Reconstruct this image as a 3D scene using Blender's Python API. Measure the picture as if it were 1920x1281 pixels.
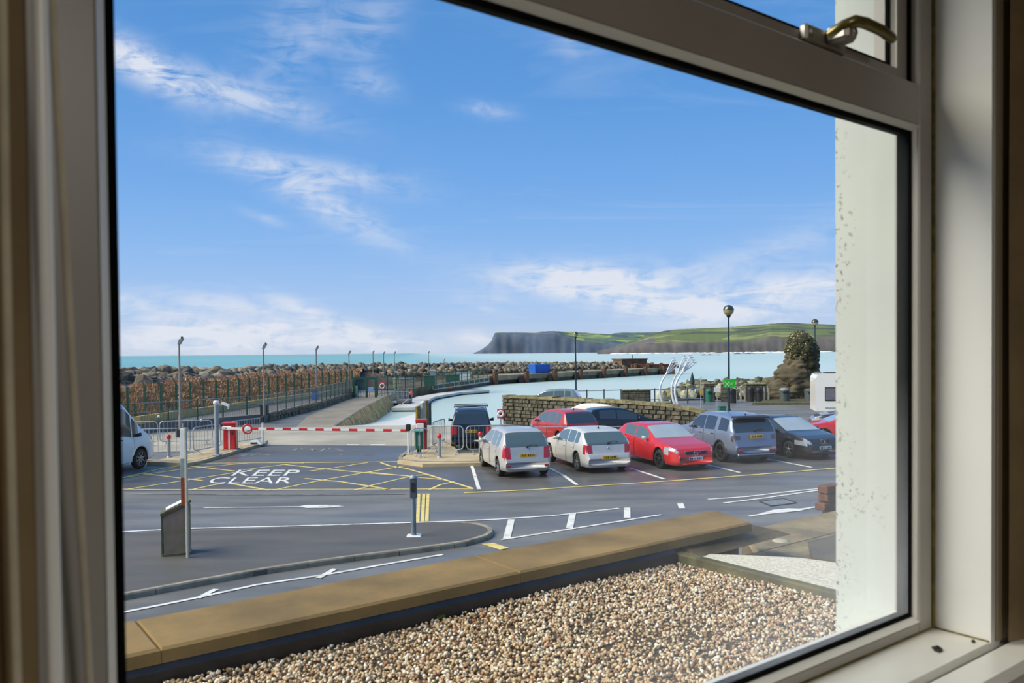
import bpy, math, random
import numpy as np
from mathutils import Vector, Matrix, noise
random.seed(7); np.random.seed(7)
for o in list(bpy.data.objects): bpy.data.objects.remove(o)
SC = bpy.context.scene; COL = SC.collection
PI = math.pi
# ---------------------------------------------------------------- camera
F = 1520.0; CAMZ = 4.0; PITCH = math.radians(1.1); ROLL = -0.0095
CY = 661 + F*math.tan(PITCH)
cam_d = bpy.data.cameras.new('camera'); cam = bpy.data.objects.new('camera', cam_d); COL.objects.link(cam)
cam_d.sensor_width = 36; cam_d.lens = F/1920*36; cam_d.shift_y = (CY-640.5)/1920
cam_d.clip_start = .05; cam_d.clip_end = 30000
ROT = Matrix.Rotation(PI/2-PITCH, 4, 'X') @ Matrix.Rotation(ROLL, 4, 'Z')
cam.matrix_world = Matrix.Translation((0, 0, CAMZ)) @ ROT
cam_d.dof.use_dof = True; cam_d.dof.focus_distance = 22; cam_d.dof.aperture_fstop = 8
SC.camera = cam
def ray(u, v):
    return ROT.to_3x3() @ Vector(((u-960)/F, (CY-v)/F, -1))
def G(u, v, z=0.0):                       # point seen at u,v lying on the horizontal plane z
    d = ray(u, v); t = (z-CAMZ)/d.z
    return Vector((d.x*t, d.y*t, z))
def D(u, v, Y):                           # point seen at u,v at depth Y
    d = ray(u, v); t = Y/d.y
    return Vector((d.x*t, Y, CAMZ+d.z*t))
# ---------------------------------------------------------------- exposure, sun, world
SC.view_settings.view_transform = 'Standard'; SC.view_settings.look = 'None'
SC.view_settings.exposure = 0.0; SC.view_settings.gamma = 1.0; SC.view_settings.use_curve_mapping = False
sun_d = bpy.data.lights.new('sun', 'SUN'); sun = bpy.data.objects.new('sun', sun_d); COL.objects.link(sun)
sun_d.energy = 6.0; sun_d.angle = math.radians(52); sun_d.color = (1, .89, .72)
sun.rotation_euler = Vector((.9, .22, -.84)).to_track_quat('-Z', 'Y').to_euler(); sun.location = (-20, -5, 30)

class NT:
    def __init__(s, tree): s.t = tree; s.n = tree.nodes; s.l = tree.links
    def node(s, typ, **kw):
        n = s.n.new(typ)
        for k, v in kw.items(): setattr(n, k, v)
        return n
    def set(s, sock, v):
        if isinstance(v, bpy.types.NodeSocket): s.l.new(v, sock)
        else: sock.default_value = v
    def math(s, op, a, b=0.0, c=None, clamp=False):
        n = s.node('ShaderNodeMath', operation=op, use_clamp=clamp)
        s.set(n.inputs[0], a); s.set(n.inputs[1], b)
        if c is not None: s.set(n.inputs[2], c)
        return n.outputs[0]
    def mix(s, f, a, b, blend='MIX'):
        n = s.node('ShaderNodeMix', data_type='RGBA', blend_type=blend)
        s.set(n.inputs[0], f); s.set(n.inputs[6], c4(a)); s.set(n.inputs[7], c4(b))
        return n.outputs[2]
    def ramp(s, f, pts, interp='LINEAR'):
        n = s.node('ShaderNodeValToRGB'); s.set(n.inputs[0], f); cr = n.color_ramp; cr.interpolation = interp
        while len(cr.elements) > 1: cr.elements.remove(cr.elements[-1])
        cr.elements[0].position = pts[0][0]; cr.elements[0].color = c4(pts[0][1])
        for p, c in pts[1:]:
            e = cr.elements.new(p); e.color = c4(c)
        return n.outputs[0]
    def noise(s, vec, scale, detail=4, rough=.55, dist=0.0):
        n = s.node('ShaderNodeTexNoise'); s.set(n.inputs['Vector'], vec)
        n.inputs['Scale'].default_value = scale; n.inputs['Detail'].default_value = detail
        n.inputs['Roughness'].default_value = rough; n.inputs['Distortion'].default_value = dist
        return n.outputs[0]
def c4(c):
    if isinstance(c, bpy.types.NodeSocket): return c
    if isinstance(c, (int, float)): return (c, c, c, 1)
    return tuple(c) if len(c) == 4 else (*c, 1)
def S(r, g, b):                           # sRGB 0-255 -> linear
    f = lambda x: (x/255/12.92) if x <= 10 else ((x/255+.055)/1.055)**2.4
    return (f(r), f(g), f(b))

w = bpy.data.worlds.new('sky'); SC.world = w; w.use_nodes = True
W = NT(w.node_tree); W.n.clear()
tc = W.node('ShaderNodeTexCoord'); sep = W.node('ShaderNodeSeparateXYZ'); W.l.new(tc.outputs['Generated'], sep.inputs[0])
dx, dy, dz = sep.outputs
grad = W.ramp(dz, [(0, S(196, 212, 238)), (.02, S(190, 211, 243)), (.06, S(172, 205, 250)), (.13, S(146, 192, 249)), (.2, S(124, 178, 243)), (.3, S(102, 162, 232)), (.42, S(88, 149, 219)), (1, S(84, 144, 214))])
az = W.math('ARCTAN2', dx, dy); el = W.math('ARCSINE', dz)
# high cirrus seen on a flat layer
den = W.math('ADD', W.math('MAXIMUM', dz, 0.0), .10)
cx = W.math('DIVIDE', dx, den); cyy = W.math('DIVIDE', dy, den)
comb = W.node('ShaderNodeCombineXYZ'); W.l.new(cx, comb.inputs[0]); W.l.new(cyy, comb.inputs[1])
mp = W.node('ShaderNodeMapping'); W.l.new(comb.outputs[0], mp.inputs[0]); mp.inputs['Rotation'].default_value = (0, 0, .5); mp.inputs['Scale'].default_value = (.45, 1.25, 1)
cir = W.noise(mp.outputs[0], 1.5, 9, .62, 1.0)
cir = W.math('MULTIPLY', W.math('SUBTRACT', cir, .55), 2.4, clamp=True)
# wisps in azimuth / elevation, each with its own streak direction
ae = W.node('ShaderNodeCombineXYZ'); W.l.new(az, ae.inputs[0]); W.l.new(el, ae.inputs[1])
wn = W.node('ShaderNodeMapping'); W.l.new(ae.outputs[0], wn.inputs[0]); wn.inputs['Rotation'].default_value = (0, 0, .42); wn.inputs['Scale'].default_value = (7, 28, 1)
wd = W.noise(wn.outputs[0], 1.6, 10, .62, 1.4)
wd2 = W.noise(ae.outputs[0], 26, 8, .6, .8)
def azel(u, v):
    d = ray(u, v).normalized(); return math.atan2(d.x, d.y), math.asin(d.z)
total = None
WISPS = [  # u, v, half length px, half width px, slope (down to the right), strength
    (262, 120, 90, 26, .45, .75), (430, 172, 150, 22, .22, .6), (560, 70, 50, 90, .9, .35), (700, 40, 40, 90, .6, .25),
    (590, 325, 150, 22, .12, .55), (620, 390, 130, 24, .5, .6), (700, 160, 40, 18, .2, .3), (915, 205, 40, 12, .1, .4),
    (1110, 525, 150, 26, .02, 1.0), (1180, 560, 170, 26, .25, .8), (1500, 545, 130, 30, -.1, 1.0), (1440, 470, 180, 26, -.25, .28),
    (1300, 575, 140, 22, .1, .55), (900, 560, 45, 7, .05, .4), (915, 580, 25, 6, .2, .35), (520, 612, 60, 16, .05, .75), (430, 572, 90, 16, .1, .6),
    (680, 630, 70, 18, .35, .75), (290, 590, 120, 20, .25, .7), (600, 640, 200, 16, .0, .6), (330, 635, 180, 22, .0, .75), (905, 632, 40, 12, .0, .7), (560, 575, 60, 12, .4, .5), (1070, 85, 40, 18, .2, .3), (500, 410, 35, 8, .3, .3)]
for (u, v, ra, rb, sl, st) in WISPS:
    a0, e0 = azel(u, v); th = -math.atan(sl)
    ca, sa = math.cos(th), math.sin(th)
    da = W.math('SUBTRACT', az, a0); de = W.math('SUBTRACT', el, e0)
    p = W.math('MULTIPLY', W.math('ADD', W.math('MULTIPLY', da, ca), W.math('MULTIPLY', de, sa)), F/ra)
    q = W.math('MULTIPLY', W.math('SUBTRACT', W.math('MULTIPLY', de, ca), W.math('MULTIPLY', da, sa)), F/rb)
    r2 = W.math('ADD', W.math('MULTIPLY', p, p), W.math('MULTIPLY', q, q))
    g = W.math('EXPONENT', W.math('MULTIPLY', r2, -.8)); g = W.math('MULTIPLY', g, st)
    total = g if total is None else W.math('ADD', total, g)
tex = W.math('ADD', W.math('MULTIPLY', wd, 1.0), W.math('MULTIPLY', wd2, .5))
tex = W.math('MULTIPLY', W.math('SUBTRACT', tex, .57), 3.6, clamp=True)
wis = W.math('MULTIPLY', W.math('MULTIPLY', total, 1.12), tex)
low = W.math('MULTIPLY', W.math('EXPONENT', W.math('MULTIPLY', dz, -22.0)), .30)
cl = W.math('ADD', W.math('ADD', wis, W.math('MULTIPLY', cir, .35)), W.math('MULTIPLY', low, W.math('ADD', wd2, .3)), clamp=True)
above = W.math('MULTIPLY', W.math('ADD', dz, .004), 200.0, clamp=True)
skyc = W.mix(W.math('MULTIPLY', cl, .93), grad, S(238, 240, 252))
skyc = W.mix(above, S(120, 135, 140), skyc)
bg = W.node('ShaderNodeBackground'); W.l.new(skyc, bg.inputs[0]); bg.inputs[1].default_value = 1.0
wo = W.node('ShaderNodeOutputWorld'); W.l.new(bg.outputs[0], wo.inputs[0])

# ---------------------------------------------------------------- materials
MATS = {}
def M(name, col, rough=.6, metal=0.0, var=.12, scale=6.0, bump=0.0, bscale=None, col2=None, coat=0.0, alpha=None, island=0.0, spec=.5, lo=.35, hi=.65, emit=0, bd=.02):
    if name in MATS: return MATS[name]
    m = bpy.data.materials.new(name); m.use_nodes = True
    T = NT(m.node_tree); b = T.n['Principled BSDF']
    tcn = T.node('ShaderNodeTexCoord'); ob = tcn.outputs['Object']
    n = T.noise(ob, scale, 6, .6)
    c2 = col2 if col2 else tuple(max(0, c*(1-var*2)) for c in col)
    f = T.math('MULTIPLY', T.math('SUBTRACT', n, lo), 1/(hi-lo), clamp=True)
    c = T.mix(f, c2, col)
    if island:
        gi = T.node('ShaderNodeNewGeometry')
        hs = T.node('ShaderNodeHueSaturation'); T.l.new(c, hs.inputs['Color'])
        T.l.new(T.math('MULTIPLY_ADD', gi.outputs['Random Per Island'], island*2, 1-island), hs.inputs['Value'])
        c = hs.outputs[0]
    T.set(b.inputs['Base Color'], c)
    T.set(b.inputs['Roughness'], rough); b.inputs['Metallic'].default_value = metal
    b.inputs['Coat Weight'].default_value = coat; b.inputs['Specular IOR Level'].default_value = spec
    if bump:
        bn = T.node('ShaderNodeBump'); bn.inputs['Strength'].default_value = bump; bn.inputs['Distance'].default_value = bd
        T.l.new(T.noise(ob, bscale or scale*4, 5, .6), bn.inputs['Height']); T.l.new(bn.outputs[0], b.inputs['Normal'])
    if emit: T.set(b.inputs['Emission Color'], c); b.inputs['Emission Strength'].default_value = emit
    MATS[name] = m; m['T'] = 0
    return m
# ---------------------------------------------------------------- mesh builder
class MB:
    def __init__(s): s.v = []; s.f = []; s.m = []; s.mi = 0; s.s = []; s.sm = False
    def add(s, vs, fs, smooth=None):
        o = len(s.v); s.v += [tuple(p) for p in vs]
        for f in fs: s.f.append([i+o for i in f]); s.m.append(s.mi); s.s.append(s.sm if smooth is None else smooth)
        return s
    def box(s, x0, x1, y0, y1, z0, z1, bev=0.0):
        if bev > 0:
            b = min(bev, (x1-x0)*.45, (y1-y0)*.45, (z1-z0)*.45)
            vs = []; 
            for (X, sx) in ((x0, 1), (x1, -1)):
                for (Y, sy) in ((y0, 1), (y1, -1)):
                    for (Z, sz) in ((z0, 1), (z1, -1)):
                        vs += [(X, Y+sy*b, Z+sz*b), (X+sx*b, Y, Z+sz*b), (X+sx*b, Y+sy*b, Z)]
            I = lambda i, j, k, a: (i*4+j*2+k)*3+a
            fs = [[I(i, 0, 0, 0), I(i, 1, 0, 0), I(i, 1, 1, 0), I(i, 0, 1, 0)] for i in (0, 1)]
            fs += [[I(0, j, 0, 1), I(1, j, 0, 1), I(1, j, 1, 1), I(0, j, 1, 1)] for j in (0, 1)]
            fs += [[I(0, 0, k, 2), I(1, 0, k, 2), I(1, 1, k, 2), I(0, 1, k, 2)] for k in (0, 1)]
            for i in (0, 1):
                for j in (0, 1): fs.append([I(i, j, 0, 0), I(i, j, 1, 0), I(i, j, 1, 1), I(i, j, 0, 1)])
                for k in (0, 1): fs.append([I(i, 0, k, 0), I(i, 1, k, 0), I(i, 1, k, 2), I(i, 0, k, 2)])
            for j in (0, 1):
                for k in (0, 1): fs.append([I(0, j, k, 1), I(1, j, k, 1), I(1, j, k, 2), I(0, j, k, 2)])
            for i in (0, 1):
                for j in (0, 1):
                    for k in (0, 1): fs.append([I(i, j, k, 0), I(i, j, k, 1), I(i, j, k, 2)])
            return s.add(vs, fs)
        vs = [(x, y, z) for x in (x0, x1) for y in (y0, y1) for z in (z0, z1)]
        return s.add(vs, [[0, 1, 3, 2], [4, 6, 7, 5], [0, 4, 5, 1], [2, 3, 7, 6], [0, 2, 6, 4], [1, 5, 7, 3]])
    def prism(s, pts, z0, z1):            # xy outline extruded
        n = len(pts); vs = [(p[0], p[1], z0) for p in pts]+[(p[0], p[1], z1) for p in pts]
        return s.add(vs, [list(range(n))[::-1], list(range(n, 2*n))]+[[i, (i+1) % n, n+(i+1) % n, n+i] for i in range(n)])
    def hull(s, bot, top):                # two rings of equal count, any coordinates
        n = len(bot)
        return s.add(list(bot)+list(top), [list(range(n))[::-1], list(range(n, 2*n))]+[[i, (i+1) % n, n+(i+1) % n, n+i] for i in range(n)])
    def cyl(s, p0, p1, r0, r1=None, n=10, cap=True):
        return s.tube([p0, p1], [r0, r0 if r1 is None else r1], n, cap)
    def tube(s, pts, rs, n=8, cap=True, flat=1.0):
        pts = [Vector(p) for p in pts]
        if not hasattr(rs, '__len__'): rs = [rs]*len(pts)
        o = len(s.v); up = None; vs = []
        for i, p in enumerate(pts):
            t = (pts[min(i+1, len(pts)-1)]-pts[max(i-1, 0)]).normalized()
            if up is None:
                up = Vector((0, 0, 1)) if abs(t.z) < .9 else Vector((1, 0, 0))
            a = t.cross(up).normalized(); b = a.cross(t).normalized(); up = b
            for k in range(n):
                th = 2*PI*k/n; vs.append(p+a*math.cos(th)*rs[i]+b*math.sin(th)*rs[i]*flat)
        fs = [[i*n+k, i*n+(k+1) % n, (i+1)*n+(k+1) % n, (i+1)*n+k] for i in range(len(pts)-1) for k in range(n)]
        s.add(vs, fs, True)
        if cap: s.add([vs[k] for k in range(n)], [list(range(n))[::-1]], False); s.add(vs[-n:], [list(range(n))], False)
        return s
    def lathe(s, prof, c=(0, 0, 0), n=16, axis='z'):   # prof (r, h)
        vs = []
        for r, h in prof:
            for k in range(n):
                th = 2*PI*k/n; a, b = r*math.cos(th), r*math.sin(th)
                vs.append({'z': (c[0]+a, c[1]+b, c[2]+h), 'y': (c[0]+a, c[1]+h, c[2]+b), 'x': (c[0]+h, c[1]+a, c[2]+b)}[axis])
        fs = [[i*n+k, i*n+(k+1) % n, (i+1)*n+(k+1) % n, (i+1)*n+k] for i in range(len(prof)-1) for k in range(n)]
        s.add(vs, fs, True)
        return s
    def ball(s, c, r, n=12, m=8, sz=1.0):
        return s.lathe([(max(1e-4, r*math.sin(PI*i/m)), -r*sz*math.cos(PI*i/m)) for i in range(m+1)], c, n)
    def poly(s, pts): return s.add(pts, [list(range(len(pts)))])
    def line(s, a, b, wd, z0, h=.004):    # painted line as a thin slab
        a, b = Vector(a), Vector(b); t = (b-a); t.z = 0; t.normalize(); nn = Vector((-t.y, t.x, 0))*wd/2
        return s.prism([a+nn, a-nn, b-nn, b+nn], z0, z0+h)
    def build(s, name, mats, parent=None, matrix=None, loc=None):
        me = bpy.data.meshes.new(name); me.from_pydata(s.v, [], s.f)
        for mm in (mats if isinstance(mats, (list, tuple)) else [mats]): me.materials.append(mm)
        me.polygons.foreach_set('material_index', s.m); me.polygons.foreach_set('use_smooth', s.s); me.update()
        o = bpy.data.objects.new(name, me); COL.objects.link(o)
        if parent: o.parent = parent
        if matrix is not None: o.matrix_local = matrix
        if loc is not None: o.location = loc
        return o
def tag(o, label=None, cat=None, group=None, kind=None):
    if label: o['label'] = label
    if cat: o['category'] = cat
    if group: o['group'] = group
    if kind: o['kind'] = kind
    return o
def thing(name, label, cat, loc=(0, 0, 0), rz=0.0, group=None):
    o = bpy.data.objects.new(name, None); COL.objects.link(o); o.empty_display_size = .2
    o.location = loc; o.rotation_euler = (0, 0, rz); return tag(o, label, cat, group)
def struct(o): o['kind'] = 'structure'; return o
def cp(o, parent=None, **kw):
    c = o.copy(); COL.objects.link(c); c.parent = parent; return c
def copy_tree(o, parent=None):
    c = cp(o, parent)
    for ch in o.children: copy_tree(ch, c)
    return c
def text_mesh(txt, mat, ext=.002, name='lettering'):
    cu = bpy.data.curves.new('tmp', 'FONT'); cu.body = txt; cu.size = 1; cu.extrude = ext; cu.resolution_u = 3
    ob = bpy.data.objects.new('tmp', cu); COL.objects.link(ob)
    dg = bpy.context.evaluated_depsgraph_get(); dg.update()
    me = bpy.data.meshes.new_from_object(ob.evaluated_get(dg)); bpy.data.objects.remove(ob); bpy.data.curves.remove(cu)
    me.name = name; me.materials.clear(); me.materials.append(mat)
    return me
def vtile(n, seed):                       # smooth random
    return noise.noise(Vector((n, seed*7.3, 0)))

# common materials
m_white = M('white_gloss', S(225, 226, 222), .35, var=.03)
m_steel = M('galvanised_steel', S(178, 184, 186), .45, .45, var=.12, scale=12)
m_black = M('black_rubber', (.012, .012, .013), .6)
m_dark = M('dark_plastic', (.025, .026, .03), .5)
# ---------------------------------------------------------------- window room (local frame: a along the glass, b outwards, z up)
WR = math.atan2(.599, .801)
WM = Matrix.Rotation(WR, 4, 'Z')
def wp(a, b, z): return WM @ Vector((a, b, z))
A0, A1, B0 = .134, 1.477, .750            # glass
ZB, ZT, ZS = 3.503, 4.399, 3.478          # glass bottom, transom bead, sill
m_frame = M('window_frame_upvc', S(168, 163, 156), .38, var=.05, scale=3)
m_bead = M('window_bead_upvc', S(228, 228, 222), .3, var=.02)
m_gasket = M('black_gasket', (.003, .003, .003), .9, spec=.1)
m_spacer = M('dark_green_spacer', S(14, 22, 24), .8, spec=.15)
m_glass = bpy.data.materials.new('window_glass'); m_glass.use_nodes = True
T = NT(m_glass.node_tree); T.n.clear()
o_ = T.node('ShaderNodeOutputMaterial'); tr = T.node('ShaderNodeBsdfTransparent'); tr.inputs[0].default_value = (.97, .985, .98, 1)
gl = T.node('ShaderNodeBsdfGlossy'); gl.inputs['Roughness'].default_value = .02
mx = T.node('ShaderNodeMixShader'); mx.inputs[0].default_value = .03; T.l.new(tr.outputs[0], mx.inputs[1]); T.l.new(gl.outputs[0], mx.inputs[2])
df = T.node('ShaderNodeBsdfTranslucent'); df.inputs[0].default_value = (.9, .92, .9, 1)
mx2 = T.node('ShaderNodeMixShader'); tcg = T.node('ShaderNodeTexCoord')
sg = T.node('ShaderNodeSeparateXYZ'); T.l.new(tcg.outputs['Object'], sg.inputs[0])
nn_ = T.noise(tcg.outputs['Object'], 3.5, 6, .6)
g1 = T.math('MULTIPLY', T.math('SUBTRACT', sg.outputs[0], .55), 1.3, clamp=True); g2 = T.math('MULTIPLY', T.math('SUBTRACT', 3.95, sg.outputs[2]), 2.2, clamp=True)
T.l.new(T.math('MULTIPLY', T.math('MULTIPLY', g1, g2), T.math('MULTIPLY', nn_, .30)), mx2.inputs[0])
T.l.new(mx.outputs[0], mx2.inputs[1]); T.l.new(df.outputs[0], mx2.inputs[2]); T.l.new(mx2.outputs[0], o_.inputs[0])

win = thing('window_1', 'white framed window with a fixed lower pane and a top vent over the gravel roof', 'window', (0, 0, 0), WR)
win['kind'] = 'structure'
def wbox(name, mat, *a, parent=win, bev=0): 
    b = MB(); b.box(*a, bev=bev); return b.build(name, mat, parent)
fb, fo_ = .737, .785
b = MB()
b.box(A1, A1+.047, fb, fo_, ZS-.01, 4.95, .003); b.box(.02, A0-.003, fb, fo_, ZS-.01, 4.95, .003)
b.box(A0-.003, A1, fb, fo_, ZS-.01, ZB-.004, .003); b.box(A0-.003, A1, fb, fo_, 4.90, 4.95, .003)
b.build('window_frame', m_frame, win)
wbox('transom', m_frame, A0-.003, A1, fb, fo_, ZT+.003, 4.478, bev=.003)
# sloped glazing beads
def beads(parent, a0, a1, z0, z1, bi, bo, wd, nm='glazing_bead'):
    for (p, q, r_, s_) in (((a0-.004, z0-.004), (a1+.004, z0-.004), (a0+wd, z0+wd), (a1-wd, z0+wd)), ((a0-.004, z1+.004), (a1+.004, z1+.004), (a0+wd, z1-wd), (a1-wd, z1-wd)),
                           ((a0-.004, z0-.004), (a0-.004, z1+.004), (a0+wd, z0+wd), (a0+wd, z1-wd)), ((a1+.004, z0-.004), (a1+.004, z1+.004), (a1-wd, z0+wd), (a1-wd, z1-wd))):
        mb = MB(); mb.hull([(p[0], bi, p[1]), (q[0], bi, q[1]), (q[0], bo, q[1]), (p[0], bo, p[1])], [(r_[0], bo-.003, r_[1]), (s_[0], bo-.003, s_[1]), (s_[0], bo, s_[1]), (r_[0], bo, r_[1])])
        mb.build(nm, m_bead, parent)
beads(win, A0, A1, ZB, ZT, fb, .750, .004)
def ring(a0, a1, z0, z1, y0, y1, w_):
    g = MB(); g.box(a0, a0+w_, y0, y1, z0, z1); g.box(a1-w_, a1, y0, y1, z0, z1); g.box(a0+w_, a1-w_, y0, y1, z0, z0+w_); g.box(a0+w_, a1-w_, y0, y1, z1-w_, z1); return g
ring(A0, A1, ZB, ZT, .7495, .752, .012).build('gasket', m_gasket, win)
ring(A0, A1, ZB, ZT, .754, .776, .006).build('glazing_spacer', m_spacer, win)
wbox('outer_bead', m_bead, A0, A1, .777, .786, ZB-.01, ZB+.006)
wbox('pane', m_glass, A0+.004, A1-.004, .7525, .7535, ZB+.004, ZT-.004)
# opening vent, set behind the frame face
v0, v1 = .18, 1.470
sash = MB(); ring_ = ring(v0, v1, 4.470, 4.895, .757, .80, .034).build('vent_sash', m_frame, win)
beads(win, v0+.034, v1-.034, 4.505, 4.861, .757, .768, .004)
ring(v0+.034, v1-.034, 4.505, 4.861, .7675, .774, .010).build('gasket', m_gasket, win)
ring(A0, A1, 4.478, 4.905, .752, .757, .006).build('vent_seal', m_gasket, win)
wbox('pane', m_glass, v0+.036, v1-.036, .7705, .7715, 4.507, 4.859)
# cockspur handle
m_brass = M('worn_brass', S(150, 140, 90), .3, .8, var=.2, scale=30); m_sat = M('satin_metal', S(190, 188, 180), .35, .7, var=.08)
h = MB(); h.box(1.135, 1.25, .742, .757, 4.484, 4.512, .004); h.box(1.185, 1.218, .704, .744, 4.486, 4.516, .006)
hd = h.build('vent_handle', m_sat, win)
lv = MB(); lv.sm = True
lv.tube([(1.188, .735, 4.500), (1.190, .712, 4.508), (1.200, .701, 4.514), (1.225, .698, 4.516), (1.27, .697, 4.515), (1.305, .698, 4.511), (1.315, .699, 4.509)], [.010, .011, .0105, .0095, .009, .0085, .006], 12, flat=.8)
tag(lv.build('handle_lever', m_brass, hd), 'worn brass-coloured lever')
sc_ = MB(); sc_.lathe([(.0001, -.004), (.007, -.003), (.007, 0)], (1.148, .742, 4.498), 12, 'y'); sc_.lathe([(.0001, -.004), (.007, -.003), (.007, 0)], (1.204, .704, 4.499), 12, 'y')
sc_.build('screw', m_sat, hd)
# sills and reveals
m_sill = M('sill_white', S(214, 214, 208), .3, var=.04, scale=4); m_plaster = M('reveal_plaster', S(222, 224, 222), .5, var=.04, scale=2, bump=.05, bscale=60, bd=.001)
m_caulk = M('yellowed_sealant', S(120, 105, 45), .7, var=.3, scale=40)
sl = MB(); sl.box(-.15, 1.530, .637, .740, ZS-.03, ZS, .002); o = sl.build('sill_board', m_sill, win)
sl = MB(); sl.box(-.25, 1.80, .560, .634, ZS-.032, ZS-.004, .012); o = sl.build('sill_board', m_sill, win); tag(o, 'rounded inner sill board')
ck = MB(); ck.cyl((1.526, .736, ZS), (1.526, .736, 4.95), .0035, n=8); ck.cyl((-.1, .738, ZS+.001), (1.527, .738, ZS+.001), .003, n=8); ck.cyl((1.529, .64, ZS), (1.529, .737, ZS), .0025, n=8); ck.build('sealant_bead', m_caulk, win)
# loose chip on the sill
def local_on_sill(u, v, z):
    p = WM.inverted() @ G(u, v, z); return p
cpnt = local_on_sill(1758, 1219, ZS)
ch = MB(); pts = [(-.013, -.004), (-.010, .004), (-.002, .006), (.004, .010), (.009, .006), (.011, -.002), (.004, -.007), (-.006, -.007)]
ch.prism(pts, 0, .003); ch.prism([(-.002, 0), (.004, .004), (.007, 0), (.001, -.003)], .003, .006)
o = ch.build('broken_chip', M('dark_chip', S(50, 46, 44), .6, var=.3, scale=200), None); o.location = G(1758, 1219, ZS+.0005); o.rotation_euler = (0, 0, WR+.3)
tag(o, 'small dark broken chip lying on the white window sill', 'chip')
bl = MB(); bl.ball((0, 0, .002), .0035, 8, 5); o = bl.build('dead_fly', M('fly_black', (.03, .015, .01), .5)); o.location = G(1825, 1205, ZS); tag(o, 'tiny dark dead insect in the corner of the sill', 'insect')

# interior walls
m_wall = M('beige_wallpaper', S(150, 136, 112), .8, var=.08, scale=3, bump=.1, bscale=80, bd=.001)
m_ext = M('white_masonry_paint', S(194, 200, 196), .75, var=.04, scale=3, bump=.25, bscale=55, bd=.002)
T = NT(m_ext.node_tree); bs = T.n['Principled BSDF']; tcx = T.node('ShaderNodeTexCoord')
old = bs.inputs['Base Color'].links[0].from_socket
sxx = T.node('ShaderNodeSeparateXYZ'); T.l.new(tcx.outputs['Object'], sxx.inputs[0]); sp = T.noise(tcx.outputs['Object'], 90, 4, .65); ar = T.noise(tcx.outputs['Object'], 5, 5, .7)
spf = T.math('MULTIPLY', T.math('MULTIPLY', T.math('SUBTRACT', sp, .56), 16, clamp=True), T.math('MULTIPLY', T.math('ADD', T.math('SUBTRACT', ar, .56), T.math('MAXIMUM', T.math('MULTIPLY', T.math('SUBTRACT', sxx.outputs[1], .86), 2.6), T.math('MULTIPLY', T.math('MINIMUM', T.math('SUBTRACT', 3.78, sxx.outputs[2]), T.math('MULTIPLY', T.math('SUBTRACT', .84, sxx.outputs[1]), 5)), .35))), 6, clamp=True))
gr = T.math('MULTIPLY', T.math('SUBTRACT', T.noise(tcx.outputs['Object'], 3, 3, .6), .5), 2.5, clamp=True)
T.set(bs.inputs['Base Color'], T.mix(spf, T.mix(T.math('MULTIPLY', gr, .6), old, S(185, 196, 182)), S(70, 76, 62)))
FLZ, CLZ = 2.50, 5.05
def wallpiece(nm, mi_, mo, a0, a1, b0, b1, z0, z1):
    g = MB(); g.box(a0, a1, b0, b1, z0, z1); o = g.build(nm, [mi_]); o.matrix_world = WM; return struct(o)
# inner leaf b .636-.737, outer leaf .785-.917
L_, R_ = -.08, 1.530
wallpiece('wall_front', m_plaster, None, R_, 2.6, .637, .79, FLZ, CLZ)
wallpiece('wall_front', m_plaster, None, -1.6, L_, .637, .79, FLZ, CLZ)
wallpiece('wall_front', m_plaster, None, L_, R_, .637, .785, FLZ, ZS-.03)
wallpiece('wall_front', m_plaster, None, L_, R_, .637, .785, 4.95, CLZ)
for (a0, a1, z0, z1) in ((1.500, 2.6, 0, 6.2), (-1.6, -.05, 0, 6.2), (-.05, 1.500, 4.93, 6.2), (-.05, 1.5, 0, 3.40)):
    wallpiece('wall_exterior', m_ext, None, a0, a1, .79, .917, z0, z1)
osill = MB(); osill.hull([(-.05, .784, 3.38), (1.5, .784, 3.38), (1.5, .921, 3.38), (-.05, .921, 3.38)], [(-.05, .784, 3.50), (1.5, .784, 3.50), (1.5, .921, 3.424), (-.05, .921, 3.424)])
o = osill.build('sill_board', M('outer_sill_paint', S(222, 224, 222), .5, var=.04, scale=5), win); tag(o, 'sloping white painted outside sill')
wallpiece('wall_right', m_wall, None, 2.6, 2.7, -3.2, .917, FLZ, CLZ); wallpiece('wall_left', m_wall, None, -1.7, -1.6, -3.2, .917, FLZ, CLZ)
wallpiece('wall_back', m_wall, None, -1.7, 2.7, -3.3, -3.2, FLZ, CLZ)
wallpiece('floor', M('brown_carpet', S(110, 92, 70), .95, var=.15, scale=60), None, -1.7, 2.7, -3.3, .637, FLZ-.1, FLZ)
wallpiece('ceiling', M('ceiling_paint', S(225, 222, 215), .8, var=.02), None, -1.7, 2.7, -3.3, .637, CLZ, CLZ+.1)
wallpaper = MB(); wallpaper.box(1.545, 2.6, .632, .637, ZS, CLZ); o = wallpaper.build('wall_covering', m_wall); o.matrix_world = WM; struct(o)
# fill light added on the unseen ceiling to brighten the window interior
rl = bpy.data.lights.new('room_fill_light', 'AREA'); rl.shape = 'DISK'; rl.size = .28; rl.energy = 26; rl.color = (1, .96, .88)
ro = bpy.data.objects.new('room_fill_light', rl); COL.objects.link(ro); ro.location = wp(.25, -1.6, CLZ-.10)
t = thing('added_fill_lamp', 'round white fill lamp added on the unseen ceiling of the room', 'lamp', wp(.25, -1.6, CLZ-.06))
g = MB(); g.lathe([(.001, .0), (.13, .0), (.14, .03), (.1, .06), (.001, .06)], n=24); g.build('fill_lamp_base', m_white, t)
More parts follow.
